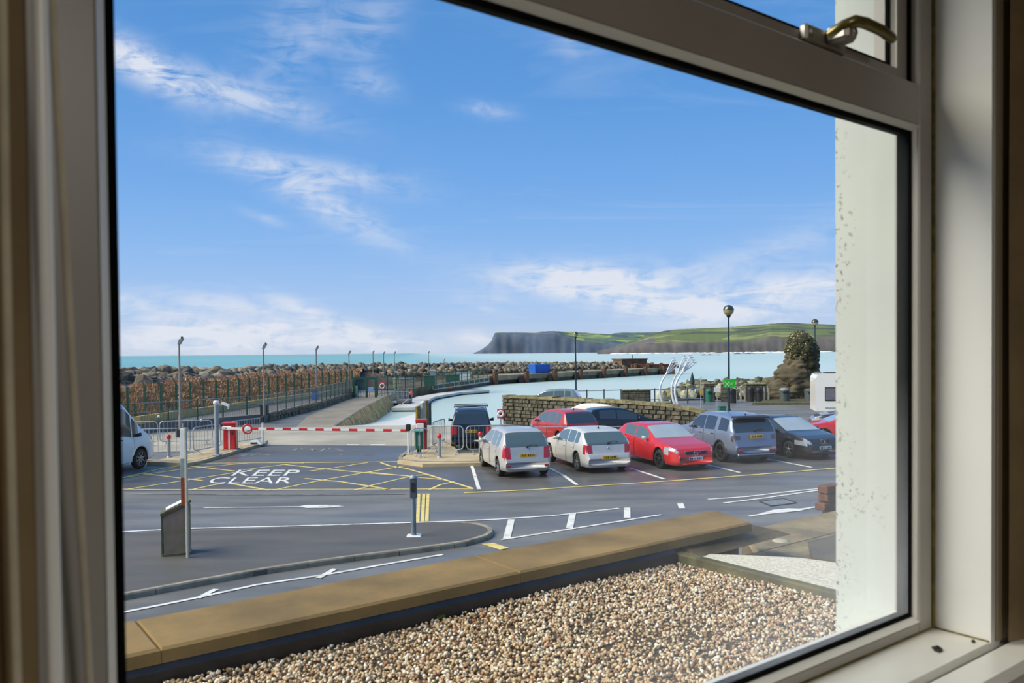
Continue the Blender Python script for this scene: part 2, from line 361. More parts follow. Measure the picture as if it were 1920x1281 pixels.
# curtains
m_cur = M('brown_curtain', S(142, 122, 90), .9, var=.16, scale=5, bump=.12, bscale=120, bd=.001); m_curl = M('curtain_piping', S(206, 196, 172), .9, var=.1, scale=20)
def curtain(a0, a1, bmid, amp, waves, ph, label, strips, zb_=2.7):
    t = thing('curtain', label, 'curtain', (0, 0, 0), WR)
    g = MB(); g.sm = True; n = 90; k = 14; vs = []
    for j in range(k+1):
        z = zb_+(4.97-zb_)*j/k
        for i in range(n+1):
            f = i/n; a = a0+(a1-a0)*f
            vs.append((a, bmid+amp*math.sin(f*waves*2*PI+ph+.15*math.sin(j*.7)), z))
    g.add(vs, [[j*(n+1)+i, j*(n+1)+i+1, (j+1)*(n+1)+i+1, (j+1)*(n+1)+i] for j in range(k) for i in range(n)], True)
    g.build('curtain_fabric', m_cur, t)
    for (a, b_, r) in strips:
        s_ = MB(); s_.tube([(a+.0008*math.sin(z*9), b_, z) for z in np.linspace(2.7, 4.97, 24)], r, 8); s_.build('piping', m_curl, t)
    return t
def la(u, b_):                              # along-window coordinate of image column u at distance b_
    q = (u-960)/F; Z = b_/(.801-.599*q); return Z*(q*.801+.599)
curtain(-.32, la(70, .60), .615, .012, 3.2, 1.2, 'brown curtain hanging at the left side of the window', [(la(18, .585), .585, .0028)])
curtain(1.553, 2.3, .613, .007, 5.5, 2.4, 'brown curtain hanging at the right side of the window', [], ZS+.002)
# white strip standing in for the reveal edge catching window light, and cord
g = MB(); g.sm = True; p0, p1 = la(87, .60), la(87, .60); g.tube([(p0+.004, .600, 2.6), (p0-.001, .600, 4.95)], .0046, 12)
o = g.build('lit_edge_strip', M('lit_edge_white', S(248, 250, 248), .3, var=.01)); o.matrix_world = WM; tag(o, 'slim white strip standing for the lit reveal edge between the left curtain and the window frame', 'rail')
g = MB(); q0 = WM.inverted() @ D(97, 0, .565); q1 = WM.inverted() @ D(168, 1281, .615)
g.tube([q0+(q1-q0)*t_ for t_ in np.linspace(-.25, 1.3, 14)], .0028, 8); o = g.build('hanging_string', m_curl); o.matrix_world = WM; tag(o, 'slanting beige pull cord beside the white strip at the left', 'cord')

# ---------------------------------------------------------------- flat roof outside
m_cop = M('mossy_sandstone_coping', S(146, 119, 72), .85, var=.2, scale=2.2, bump=.3, bscale=35, bd=.006, col2=S(112, 92, 56))
m_copd = M('dark_wet_render', S(104, 88, 58), .8, var=.25, scale=4, bump=.3)
m_mem = M('black_roof_membrane', (.018, .018, .02), .45, var=.3, scale=6, bump=.2)
GZ, CZ = 2.77, 2.90
def wobj(mb, nm, mats): o = mb.build(nm, mats); o.matrix_world = WM; return o
roof = thing('gravel_roof', 'flat roof covered in pale gravel below the window', 'roof', (0, 0, 0), WR); roof['kind'] = 'structure'
g = MB(); g.box(-1.6, 3.66, .917, 3.27, 0.1, GZ-.03); g.box(3.66, 9, .917, 3.3, .1, GZ-.2); g.build('roof_deck', m_mem, roof)
g = MB(); g.box(-1.6, 3.6, 3.20, 3.275, GZ-.03, GZ+.07, .02); g.build('membrane_upstand', m_mem, roof)
par = thing('parapet', 'long low parapet wall with weathered sandstone coping at the roof edge', 'wall', (0, 0, 0), WR); par['kind'] = 'structure'
g = MB(); g.hull([(-2.5, 3.27, .1), (4.24, 3.27, .1), (4.36, 3.58, .1), (-2.5, 3.58, .1)], [(-2.5, 3.27, CZ-.055), (4.24, 3.27, CZ-.055), (4.36, 3.58, CZ-.055), (-2.5, 3.58, CZ-.055)])
g.build('parapet_wall', m_copd, par)
joints = [-2.5, -.9, .75, 2.45, 4.0]
for i in range(4):
    a0, a1 = joints[i]+.0006, joints[i+1]-.0006; e0 = a0; e1 = a1 if i < 3 else 4.31; e2 = a1 if i < 3 else 4.45
    g = MB(); z0, z1 = CZ-.058, CZ
    g.hull([(e0, 3.22, z0), (e1, 3.22, z0), (e2, 3.63, z0), (e0, 3.63, z0)], [(e0, 3.222, z1-.01), (e1-.002, 3.222, z1-.01), (e2-.002, 3.628, z1-.006), (e0, 3.628, z1-.006)])
    g.hull([(e0, 3.222, z1-.01), (e1-.002, 3.222, z1-.01), (e2-.002, 3.628, z1-.006), (e0, 3.628, z1-.006)], [(e0+.004, 3.235, z1), (e1-.014, 3.235, z1), (e2-.014, 3.618, z1+.003), (e0+.004, 3.618, z1+.003)])
    g.build('coping_stone', m_cop, par)
g = MB(); g.box(3.595, 3.66, 1.0, 3.25, GZ-.04, GZ+.045, .008); g.build('roof_kerb', M('mossy_kerb', S(104, 100, 66), .9, var=.3, scale=8, bump=.3), roof)
m_pad = M('pale_mineral_felt', S(232, 224, 200), .75, var=.2, scale=70, bump=.5, bscale=150, bd=.004, col2=S(176, 170, 150))
g = MB(); 
PQ = [Vector((3.66, .95, GZ+.02)), Vector((3.66, 3.27, GZ+.02))]+[WM.inverted() @ G(u_, v_, GZ+.02) for u_, v_ in ((1330, 1039), (1420, 1042), (1500, 1046), (1567, 1055), (1700, 1080))]+[Vector((5.4, .95, GZ+.02))]
g.hull([(p_.x, p_.y, GZ-.1) for p_ in PQ], [tuple(p_) for p_ in PQ])
g.build('felt_surface', m_pad, roof)
g = MB(); g.box(3.66, 9, 1.0, 3.47, 2.3, 2.60); g.build('stone_ledge', M('dirty_stone_ledge', S(150, 136, 100), .9, var=.3, scale=5, bump=.3, col2=S(92, 84, 62)), roof)
g = MB(); g.hull([(3.66, 3.12, GZ+.02), (4.7, 3.2, GZ+.0), (4.72, 3.6, GZ-.02), (3.66, 3.28, GZ+.02)], [(3.70, 3.2, GZ+.05), (4.66, 3.28, GZ+.02), (4.68, 3.6, GZ+.02), (3.70, 3.28, GZ+.07)]); g.build('mortar_fillet', m_copd, roof)
lp = thing('lower_parapet', 'lower stone coping beyond the gap at the right end of the parapet', 'wall', (0, 0, 0), WR); lp['kind'] = 'structure'
g = MB(); g.hull([(4.7, 3.50, .1), (9, 3.5, .1), (9, 3.9, .1), (4.9, 3.9, .1)], [(4.78, 3.50, 2.54), (9, 3.5, 2.54), (9, 3.9, 2.54), (5.1, 3.9, 2.54)]); g.build('parapet_wall', m_copd, lp)
m_cop2 = M('grey_sandstone_coping', S(150, 134, 100), .85, var=.22, scale=3, bump=.3, bscale=40, col2=S(108, 98, 74))
for (a0, a1, f0) in ((4.70, 5.33, .48), (5.336, 6.3, 0), (6.306, 9, 0)):
    g = MB(); g.hull([(a0, 3.45, 2.54), (a1, 3.45, 2.54), (a1, 3.95, 2.54), (a0+f0, 3.95, 2.54)], [(a0+.01, 3.46, 2.6), (a1-.002, 3.46, 2.6), (a1-.002, 3.94, 2.6), (a0+f0+.01, 3.94, 2.6)]); g.build('coping_stone', m_cop2, lp)
g = MB(); g.lathe([(.0001, .012), (.05, .010), (.06, 0)], (5.1, 3.56, 2.6), 10); g.build('mortar_patch', M('pale_mortar', S(190, 184, 160), .9), lp)
SQ = [WM.inverted() @ G(u_, v_, z_) for u_, v_, z_ in ((1525, 1046, 2.70), (1640, 1062, 2.70), (1640, 985, 2.60), (1514, 1016, 2.60))]
g = MB(); g.hull([(SQ[0].x, SQ[0].y, 2.3), (SQ[1].x, SQ[1].y, 2.3), (SQ[2].x, SQ[2].y, 2.3), (SQ[3].x, SQ[3].y, 2.3)], [tuple(q_) for q_ in SQ]); g.build('sloping_slab', M('dark_slate', S(92, 80, 56), .6, var=.2, scale=5), roof)
bw = thing('brick_pier', 'stepped red-brown brick pier end beyond the lower coping', 'wall', (0, 0, 0), WR); bw['kind'] = 'structure'
m_brk = M('brown_brick', S(120, 82, 66), .85, var=.25, scale=20, bump=.3)
q = WM.inverted() @ D(1549, 950, 7.1)
for r in range(4):
    for k in range(4):
        off = (.0, .05, .0, .11)[r] + (.04 if r == 2 else 0)
        z = 2.60+.0+r*.073-.02
        if r == 3 and k == 0: continue
        g = MB(); g.box(q.x+off+k*.222-.02, q.x+off+k*.222+.195, q.y, q.y+.1, z, z+.064, .006); g.build('brick', m_brk, bw)
g = MB(); g.box(q.x+.08, q.x+.9, q.y+.012, q.y+.09, .1, 2.72); g.build('mortar_core', M('brown_mortar', S(110, 96, 84), .9), bw)
# gravel: one heap nobody could count
def ico(sub=0):
    import bmesh
    bm = bmesh.new(); bmesh.ops.create_icosphere(bm, subdivisions=sub+1, radius=1)
    v = np.array([x.co[:] for x in bm.verts]); f = np.array([[x.index for x in y.verts] for y in bm.faces]); bm.free(); return v, f
def scatter(name, mat, P, Sz, sub=0, parent=None, flat=.7, jit=.25, seed=1):
    rng = np.random.default_rng(seed); bv, bf = ico(sub); n = len(P); nv = len(bv)
    q = rng.normal(size=(n, 4)); q /= np.linalg.norm(q, axis=1)[:, None]; w_, x, y, z = q.T
    R = np.stack([np.stack([1-2*(y*y+z*z), 2*(x*y-z*w_), 2*(x*z+y*w_)], -1), np.stack([2*(x*y+z*w_), 1-2*(x*x+z*z), 2*(y*z-x*w_)], -1), np.stack([2*(x*z-y*w_), 2*(y*z+x*w_), 1-2*(x*x+y*y)], -1)], 1)
    V = bv[None]*(1+rng.uniform(-jit, jit, (n, nv, 1))); sc = rng.uniform(.6, 1.1, (n, 1, 3)); sc[:, :, 2] *= flat
    V = np.einsum('nij,nvj->nvi', R, V*sc)*np.asarray(Sz)[:, None, None]+P[:, None, :]
    Fc = (bf[None]+(np.arange(n)*nv)[:, None, None]).reshape(-1, 3)
    me = bpy.data.meshes.new(name); me.vertices.add(n*nv); me.vertices.foreach_set('co', V.reshape(-1)); me.loops.add(len(Fc)*3); me.loops.foreach_set('vertex_index', Fc.reshape(-1).astype(np.int32))
    me.polygons.add(len(Fc)); me.polygons.foreach_set('loop_start', np.arange(len(Fc), dtype=np.int32)*3); me.update(calc_edges=True); me.materials.append(mat)
    o = bpy.data.objects.new(name, me); COL.objects.link(o)
    if parent: o.parent = parent
    o['kind'] = 'stuff'; return o
def island_mat(name, pts, rough=.8, var=.2, scale=30, bump=0):
    m = bpy.data.materials.new(name); m.use_nodes = True; T = NT(m.node_tree); b = T.n['Principled BSDF']
    gi = T.node('ShaderNodeNewGeometry'); tcn = T.node('ShaderNodeTexCoord')
    c = T.ramp(gi.outputs['Random Per Island'], pts, 'CONSTANT')
    n = T.noise(tcn.outputs['Object'], scale, 4, .6)
    c = T.mix(T.math('MULTIPLY', n, var*2), c, (.02, .018, .012)); T.set(b.inputs['Base Color'], c); b.inputs['Roughness'].default_value = rough
    if bump:
        bn = T.node('ShaderNodeBump'); bn.inputs['Strength'].default_value = bump; bn.inputs['Distance'].default_value = .1; T.l.new(n, bn.inputs['Height']); T.l.new(bn.outputs[0], b.inputs['Normal'])
    return m
m_grav = island_mat('quartz_gravel', [(0, S(206, 184, 146)), (.22, S(180, 150, 108)), (.40, S(228, 214, 186)), (.58, S(150, 118, 84)), (.68, S(196, 164, 128)), (.82, S(236, 228, 212)), (.9, S(172, 120, 88)), (.95, S(108, 98, 82))], .65, .10, 60)
rng = np.random.default_rng(3); n = 38000
Pg = np.stack([rng.uniform(.1, 3.6, n), rng.uniform(.95, 3.20, n), np.zeros(n)], -1)
Pg[:, 2] = GZ-.012+rng.uniform(0, .016, n)+.010*np.sin(Pg[:, 0]*3)*np.cos(Pg[:, 1]*4)
gv = scatter('gravel', m_grav, Pg, rng.uniform(.0065, .0125, n), 0, None, .75, .22, 5); gv.matrix_world = WM
tag(gv, 'pale buff gravel spread over the flat roof outside the window', 'gravel', kind='stuff')
g = MB(); g.box(-1.6, 3.6, .92, 3.2, GZ-.03, GZ-.012); g.build('gravel_bed', M('gravel_bed_dirt', S(92, 78, 58), .95, var=.3, scale=60, bump=.6, bscale=120), roof)
m_moss = M('bright_moss', S(84, 104, 22), .95, var=.3, scale=120, bump=.8, bscale=200)
for (u, v, r, lab) in ((827, 1160, .022, 'round green moss cushion on the gravel near the parapet'), (733, 1190, .010, 'tiny green moss tuft on the gravel left of the bigger cushion'), (318, 1268, .022, 'dark moss patch on the gravel at the lower left')):
    p = G(u, v, GZ); P_ = np.array([[p.x+rng.normal()*r*.45, p.y+rng.normal()*r*.45, GZ+.004+abs(rng.normal())*r*.25] for _ in range(60)])
    o = scatter('moss', m_moss, P_, rng.uniform(.15, .35, 60)*r, 0, None, 1, .3, 9); tag(o, lab, 'moss', kind='stuff')
# ---------------------------------------------------------------- sea, ground
SEA = -1.2
m_sea = bpy.data.materials.new('sea_water'); m_sea.use_nodes = True; T = NT(m_sea.node_tree); b_ = T.n['Principled BSDF']
tcn = T.node('ShaderNodeTexCoord'); mpn = T.node('ShaderNodeMapping'); T.l.new(tcn.outputs['Object'], mpn.inputs[0]); mpn.inputs['Scale'].default_value = (.35, 1, 1)
mp2 = T.node('ShaderNodeMapping'); T.l.new(tcn.outputs['Object'], mp2.inputs[0]); mp2.inputs['Scale'].default_value = (.0006, .003, 1)
big = T.noise(mp2.outputs[0], 1.0, 4, .6)
sxy = T.node('ShaderNodeSeparateXYZ'); T.l.new(tcn.outputs['Object'], sxy.inputs[0])
bayf = T.math('MULTIPLY', T.math('ADD', sxy.outputs[0], T.math('MULTIPLY_ADD', sxy.outputs[1], .12, 40)), .008, clamp=True); nearf = T.math('MULTIPLY', T.math('SUBTRACT', 190, sxy.outputs[1]), .02, clamp=True)
pale = T.math('MAXIMUM', bayf, nearf)
T.set(b_.inputs['Base Color'], T.mix(pale, T.mix(big, S(84, 150, 146), S(128, 182, 172)), T.mix(big, S(172, 196, 184), S(204, 216, 204)))); b_.inputs['Roughness'].default_value = .3; b_.inputs['Specular IOR Level'].default_value = .22
bn = T.node('ShaderNodeBump'); bn.inputs['Strength'].default_value = .5; bn.inputs['Distance'].default_value = .12; T.l.new(T.noise(mpn.outputs[0], 1.2, 5, .6), bn.inputs['Height']); T.l.new(bn.outputs[0], b_.inputs['Normal'])
g = MB(); g.poly([(-9000, 20, SEA), (9000, 20, SEA), (22000, 26000, SEA), (-22000, 26000, SEA)]); tag(struct(g.build('sea', m_sea)), 'pale turquoise sea and harbour water')

def asphalt(name, col, col2, scale=.25, r0=.32, r1=.65):
    m = bpy.data.materials.new(name); m.use_nodes = True; T = NT(m.node_tree); b = T.n['Principled BSDF']
    tcn = T.node('ShaderNodeTexCoord'); ob = tcn.outputs['Object']
    mpn = T.node('ShaderNodeMapping'); T.l.new(ob, mpn.inputs[0]); mpn.inputs['Scale'].default_value = (.25, 1, 1); mpn.inputs['Rotation'].default_value = (0, 0, -.2)
    n1 = T.noise(mpn.outputs[0], scale*4, 5, .6); n2 = T.noise(ob, 90, 3, .7); n3 = T.noise(mpn.outputs[0], scale, 3, .5)
    f = T.math('MULTIPLY', T.math('SUBTRACT', n1, .36), 3.2, clamp=True)
    c = T.mix(f, col2, col); c = T.mix(T.math('MULTIPLY', T.math('SUBTRACT', n2, .5), 1.1, clamp=True), c, (.42, .41, .38))
    T.set(b.inputs['Base Color'], c)
    T.set(b.inputs['Roughness'], T.math('MULTIPLY_ADD', T.math('MULTIPLY', T.math('SUBTRACT', n3, .38), 4, clamp=True), r1-r0, r0))
    bn = T.node('ShaderNodeBump'); bn.inputs['Strength'].default_value = .25; bn.inputs['Distance'].default_value = .01; T.l.new(n2, bn.inputs['Height']); T.l.new(bn.outputs[0], b.inputs['Normal'])
    return m
m_road = asphalt('damp_asphalt', S(124, 122, 116), S(92, 91, 88))
m_foot = asphalt('footway_asphalt', S(94, 91, 86), S(78, 76, 72), .3, .6, .8)
m_bay = asphalt('parking_asphalt', S(98, 96, 92), S(76, 75, 73))
m_conc = M('quay_concrete', S(182, 172, 152), .8, var=.12, scale=.35, bump=.1, bscale=20, col2=S(146, 140, 126))
m_beige = M('beige_paving', S(198, 178, 140), .8, var=.14, scale=1.2, bump=.1, bscale=30)
m_kerb = M('kerb_concrete', S(160, 152, 132), .85, var=.2, scale=3, bump=.2, bscale=40)
m_promc = M('promenade_concrete', S(122, 120, 116), .85, var=.15, scale=.8)
def gp(pts, z): return [G(u, v, z) for u, v in pts]
def slab(name, pts, z0, z1, mat, parent=None, px=True):
    P = gp(pts, z1) if px else [Vector((p[0], p[1], z1)) for p in pts]
    g = MB(); g.prism(P, z0, z1); o = g.build(name, mat, parent); return o
# main apron of road and car park
o = slab('road', [(-60, 2), (60, 2), (70, 67), (20, 66), (12, 64.5), (2.5, 63), (1.2, 50), (.0, 45), (-5, 44.3), (-9.8, 44), (-11.0, 60), (-11.6, 72), (-11.9, 90), (-19, 92), (-60, 60)], -3, 0, m_road, px=False); struct(o); o['label'] = 'damp grey asphalt road and car park'
# parking bay area (darker)
o = slab('road_surface', [(745, 872), (905, 868), (1040, 868), (1700, 830), (1700, 856), (1567, 880), (1250, 903), (1075, 914), (890, 921)], .0, .004, m_bay); struct(o)
o = slab('road_surface', [(233, 905), (360, 868), (500, 834), (765, 835), (750, 862), (888, 917), (233, 921)], .0, .006, m_bay); struct(o)
# beige concrete quay lane
o = slab('quay_lane', [(60, 815), (330, 810), (520, 803), (600, 799), (640, 799), (776, 797.5), (938, 797.5), (938, 818), (905, 826), (830, 838), (765, 836), (500, 834.5), (395, 846), (60, 850)], 0, .008, m_conc); struct(o); o['label'] = 'beige concrete lane along the quay beyond the barriers'
o = slab('causeway', [(-11.9, 44.5), (-9.9, 44.2), (-11.1, 60), (-11.7, 72), (-12.2, 84), (-16, 84), (-14.5, 72), (-13.2, 52)], 0, .01, M('causeway_concrete', S(150, 140, 122), .85, var=.18, scale=.5), px=False); struct(o)
# slipway
m_slip = M('wet_slip_concrete', S(226, 222, 212), .35, var=.06, scale=.6)
g = MB(); TP = [G(636, 799.6, 0), G(780, 798, 0), G(786, 773, SEA+.02), G(745, 786, SEA+.02), G(700, 792, SEA+.02), G(658, 796, SEA+.02)]; g.hull([(p.x, p.y, -3) for p in TP], TP); o = g.build('slipway', m_slip); struct(o); o['label'] = 'pale wet concrete slipway running down into the harbour'
# yellow stone pitching beside the causeway
m_pitch = M('ochre_stone_pitching', S(226, 186, 116), .85, var=.3, scale=1.6, bump=.5, bscale=6, col2=S(160, 128, 82))
pit = thing('stone_pitching', 'sloping ochre stone edge of the causeway above the water', 'embankment'); pit['kind'] = 'structure'
E = [Vector(p) for p in ((-9.75, 44.2, 0), (-10.3, 51, 0), (-11.0, 60, 0), (-11.6, 72, 0), (-12.0, 84, 0))]
cnt = 0
for i in range(4):
    a, b2 = E[i], E[i+1]; nseg = int((b2-a).length/1.0)
    for k in range(nseg):
        p = a+(b2-a)*(k/nseg); q = a+(b2-a)*((k+.94)/nseg)
        for r in range(3):
            w0, w1 = .03+r*.22, .03+r*.22+.21; z0, z1 = .02-r*.45, .02-(r+.93)*.45; j = random.uniform(-.05, .05)
            g = MB(); g.hull([(p.x+w0, p.y+.02, z0-.5), (q.x+w0, q.y, z0-.5), (q.x+w1, q.y, z1-.5), (p.x+w1, p.y+.02, z1-.5)], [(p.x+w0, p.y+.02, z0+j), (q.x+w0, q.y, z0+j), (q.x+w1, q.y, z1+j), (p.x+w1, p.y+.02, z1+j)])
            g.build('stone', m_pitch, pit); cnt += 1
# promenade behind the causeway with retaining wall, railing and lamp posts
PZ = .5
R0, R1 = Vector((-21.5, 38.6, 0)), Vector((-14.8, 76, 0))       # railing line
F0_, F1_ = G(205, 803, PZ), G(662, 734, PZ)                      # fence line
m_rubw = M('random_stone_wall', S(140, 124, 96), .9, var=.35, scale=1.8, bump=.6, bscale=7, col2=S(88, 78, 62))
mid = [Vector((-60, 40, 0)), Vector((-26, 38.0, 0)), R0, Vector((-14.7, 47.5, 0)), Vector((-14.3, 60, 0)), R1, Vector((-17.2, 88, 0)), Vector((-40, 90, 0)), Vector((-60, 70, 0))]
g = MB(); g.prism([(p.x, p.y) for p in mid], -1, PZ); o = g.build('promenade', m_promc); struct(o); o['label'] = 'raised grey promenade between the railing and the green fence'
RL = [R0, Vector((-17.6, 43.2, 0)), Vector((-14.7, 48.5, 0)), Vector((-14.3, 60, 0)), R1]
rw = thing('retaining_wall', 'low rough stone retaining wall beside the causeway', 'wall'); rw['kind'] = 'structure'
for i in range(2, 4):
    a, b2 = RL[i], RL[i+1]; L = (b2-a).length; d = (b2-a).normalized(); nn = Vector((d.y, -d.x, 0)); x = 0
    while x < L:
        for r in range(2):
            wd = random.uniform(.5, .9); p = a+d*(x+r*.2)+nn*.02; q = p+d*(wd-.05); o2 = nn*(.12+random.uniform(0, .06)); z0 = r*.24; z1 = z0+.22
            g = MB(); g.hull([p+Vector((0, 0, z0)), q+Vector((0, 0, z0)), q+o2+Vector((0, 0, z0)), p+o2+Vector((0, 0, z0))], [p+Vector((0, 0, z1)), q+Vector((0, 0, z1)), q+o2*.8+Vector((0, 0, z1)), p+o2*.8+Vector((0, 0, z1))]); g.build('stone', m_rubw, rw)
        x += .75
m_green = M('green_painted_steel', S(28, 84, 66), .5, var=.1); m_greenl = M('faded_green_rail', S(110, 140, 122), .6, var=.1)
# near railing
rt = thing('railing', 'waist-high promenade railing with green posts beside the causeway', 'railing')
def along(path, step, off=0.0):
    out = []; carry = off
    for i in range(len(path)-1):
        a, b2 = path[i], path[i+1]; L = (b2-a).length; d = (b2-a)/L; x = carry
        while x < L: out.append((a+d*x, d)); x += step
        carry = x-L
    return out
for h_ in (1.08, .60):
    g = MB(); g.tube([p+Vector((0, 0, PZ+h_)) for p in RL], .03, 6); tag(g.build('rail', M('pale_steel_rail', S(150, 158, 152), .5, .3), rt))
g = MB(); g.box(-.03, .03, -.03, .03, 0, 1.12); pm = g.build('post', m_green, rt); first = True
for p, d in along(RL, 1.75):
    q = pm if first else cp(pm, rt); first = False; q.location = (p.x, p.y, PZ)
g = MB(); g.box(-.008, .008, -.008, .008, .08, 1.06); inf = g
g = MB()
for p, d in along(RL, .16): g.box(p.x-.008, p.x+.008, p.y-.008, p.y+.008, PZ+.06, PZ+1.06)
o = g.build('infill_bars', M('grey_steel_bars', S(120, 128, 124), .5, .3), rt); o['kind'] = 'stuff'
# security fence with cranked posts
ft = thing('security_fence', 'tall green mesh fence with cranked posts in front of the brown scrub', 'fence')
FH = 1.95; fd = (F1_-F0_).normalized(); fn = Vector((-fd.y, fd.x, 0)); fL = (F1_-F0_).length
g = MB(); g.box(-.05, .05, -.05, .05, 0, FH); g.tube([(0, 0, FH-.02), (-.22, .06, FH+.26)], .03, 5); pm = g.build('fence_post', m_green, ft); first = True
k = 0; x = 0
while x < fL:
    q = pm if first else cp(pm, ft); first = False; p = F0_+fd*x; q.location = (p.x, p.y, PZ); x += 1.52; k += 1
g = MB()
x = 0
while x < fL:
    p = F0_+fd*x; g.box(p.x-.006, p.x+.006, p.y-.006, p.y+.006, PZ+.05, PZ+FH-.05); x += .12
for z in np.arange(.1, FH, .2): g.tube([F0_+Vector((0, 0, z)), F1_+Vector((0, 0, z))], .006, 4)
o = g.build('mesh_wires', M('dark_green_wire', S(52, 84, 66), .6), ft); o['kind'] = 'stuff'
for i in range(3):
    p = F0_+fn*.0+Vector((-.22*(.5+i*.25), 0, FH+.12+i*.07)); q = F1_+Vector((-.22*(.5+i*.25), 0, FH+.12+i*.07)); g = MB(); g.tube([p, q], .005, 4); g.build('barbed_wire', m_steel, ft)
m_ylw = M('yellow_block_wall', S(214, 186, 124), .85, var=.12, scale=2)
fw = thing('fence_plinth', 'low yellow block wall along the foot of the green fence', 'wall'); fw['kind'] = 'structure'
x = 0
while x < fL-1.5:
    p = F0_+fd*(x+.05)-fn*.30; q = p+fd*1.42; o2 = fn*.2
    g = MB(); g.hull([p, q, q+o2, p+o2], [a+Vector((0, 0, .42)) for a in (p, q, q+o2, p+o2)]); g.build('block', m_ylw, fw); x += 1.52

# ---------------------------------------------------------------- breakwater
RP = [D(150, 703, 52), D(225, 703, 60), D(340, 698, 68), D(500, 688.5, 85), D(660, 684.5, 115), D(780, 683, 132), D(900, 682, 150), D(1000, 681, 166), D(1100, 680.5, 182), D(1205, 680, 196)]
def rp(t):
    t = max(0, min(len(RP)-1.0001, t)); i = int(t); return RP[i].lerp(RP[i+1], t-i)
# land behind the fence up to the pier
o = slab('breakwater_ground', [(-60, 62), (-23, 46), (-17.4, 90), (-11.9, 88), (-9.5, 104), (-3.6, 131.6), (33.2, 180), (36.5, 186), (34, 196), (20, 184), (-2, 156), (-24, 120), (-34, 90)], -3, .0, M('breakwater_ground_stone', S(112, 100, 78), .9, var=.3, scale=.5), px=False); struct(o)
m_rock = island_mat('armour_rock', [(0, S(122, 112, 92)), (.2, S(88, 82, 70)), (.38, S(150, 138, 112)), (.55, S(70, 68, 60)), (.7, S(132, 112, 84)), (.82, S(100, 104, 98)), (.92, S(172, 160, 134))], .85, .25, 2.2, .8)
bk = thing('breakwater', 'long breakwater of piled grey and brown boulders along the sea', 'breakwater'); bk['kind'] = 'structure'
def mound(name, mat, ts, prof, parent=None, amp=.3, sc=.5):
    nt = len(ts); ns = len(prof); vs = []
    for i, t in enumerate(ts):
        p = rp(t); q = rp(t+.02)-rp(t-.02); q.z = 0; d = q.normalized(); nn = Vector((-d.y, d.x, 0))
        for (s_, hf) in prof:
            P = p+nn*s_; z = hf*(p.z+1.2)-1.2 if hf < 1.5 else p.z
            P.z = z+amp*noise.noise(Vector((P.x*sc, P.y*sc, 3)))*(1 if hf > .1 else 0); vs.append(P)
    g = MB(); g.add(vs, [[i*ns+j, i*ns+j+1, (i+1)*ns+j+1, (i+1)*ns+j] for i in range(nt-1) for j in range(ns-1)], True); return g.build(name, mat, parent)
m_core = M('dark_rubble_core', S(112, 94, 72), .95, var=.4, scale=1.2, bump=.8, bscale=4)
mound('rubble_core', m_core, np.linspace(0, 9, 180), [(-9, .25), (-6, .55), (-3.5, .72), (-1.5, .84), (0, .88), (2, .75), (5, .3), (8, -.1)], bk)
# individual boulders: six shapes, shared meshes
rock_me = []
for k in range(7):
    bv, bf = ico(1); r_ = np.random.default_rng(40+k); sc = r_.uniform(.65, 1.15, 3)
    vv = [Vector(v) for v in bv*sc]; vv = [v*(1+.28*noise.noise(v*1.3+Vector((k*9, 0, 0)))+.10*r_.uniform(-1, 1)) for v in vv]
    me = bpy.data.meshes.new('rock'); me.from_pydata(vv, [], bf.tolist()); rock_me.append(me)
rock_mats = []
for i, c in enumerate((S(124, 114, 96), S(92, 86, 74), S(150, 140, 116), S(74, 72, 66), S(134, 114, 86), S(170, 160, 138))):
    rock_mats.append(M('boulder_%s' % 'abcdef'[i], c, .85, var=.25, scale=2.2, bump=.7, bscale=8))
variants = []
for me in rock_me:
    for mm in rock_mats:
        m2 = me.copy(); m2.materials.append(mm); variants.append(m2)
def rock(P, r, parent, rng):
    o = bpy.data.objects.new('rock', variants[int(rng.integers(len(variants)))]); COL.objects.link(o); o.parent = parent
    o.location = P; o.rotation_euler = tuple(rng.uniform(0, 6.28, 3)); s_ = r*rng.uniform(.8, 1.2, 3); o.scale = tuple(s_); return o
rng = np.random.default_rng(11); cand = []
for i in range(2600):
    t = rng.uniform(.3, 9.0); s_ = rng.uniform(-3.4, 1.2) if t < 4 else rng.uniform(-6.5, 1.5)
    p = rp(t); q = rp(t+.02)-rp(t-.02); q.z = 0; d = q.normalized(); nn = Vector((-d.y, d.x, 0))
    h_ = np.interp(s_, [-9, -6, -3.5, -1.5, 0, 2], [.25, .55, .72, .84, .9, .8]); P = p+nn*s_; P.z = h_*(p.z+1.2)-1.2+rng.uniform(-.1, .25)
    cand.append((P, rng.uniform(.35, .75)*(1.0 if t > 2 else 1.15)))
cand.sort(key=lambda c: -c[1]/c[0].y)
for P, r in cand[:290]: rock(P, r, bk, rng)
rest = cand[290:]
o = scatter('small_rocks', m_rock, np.array([c[0][:] for c in rest]), np.array([c[1] for c in rest]), 0, bk, .8, .2, 12)
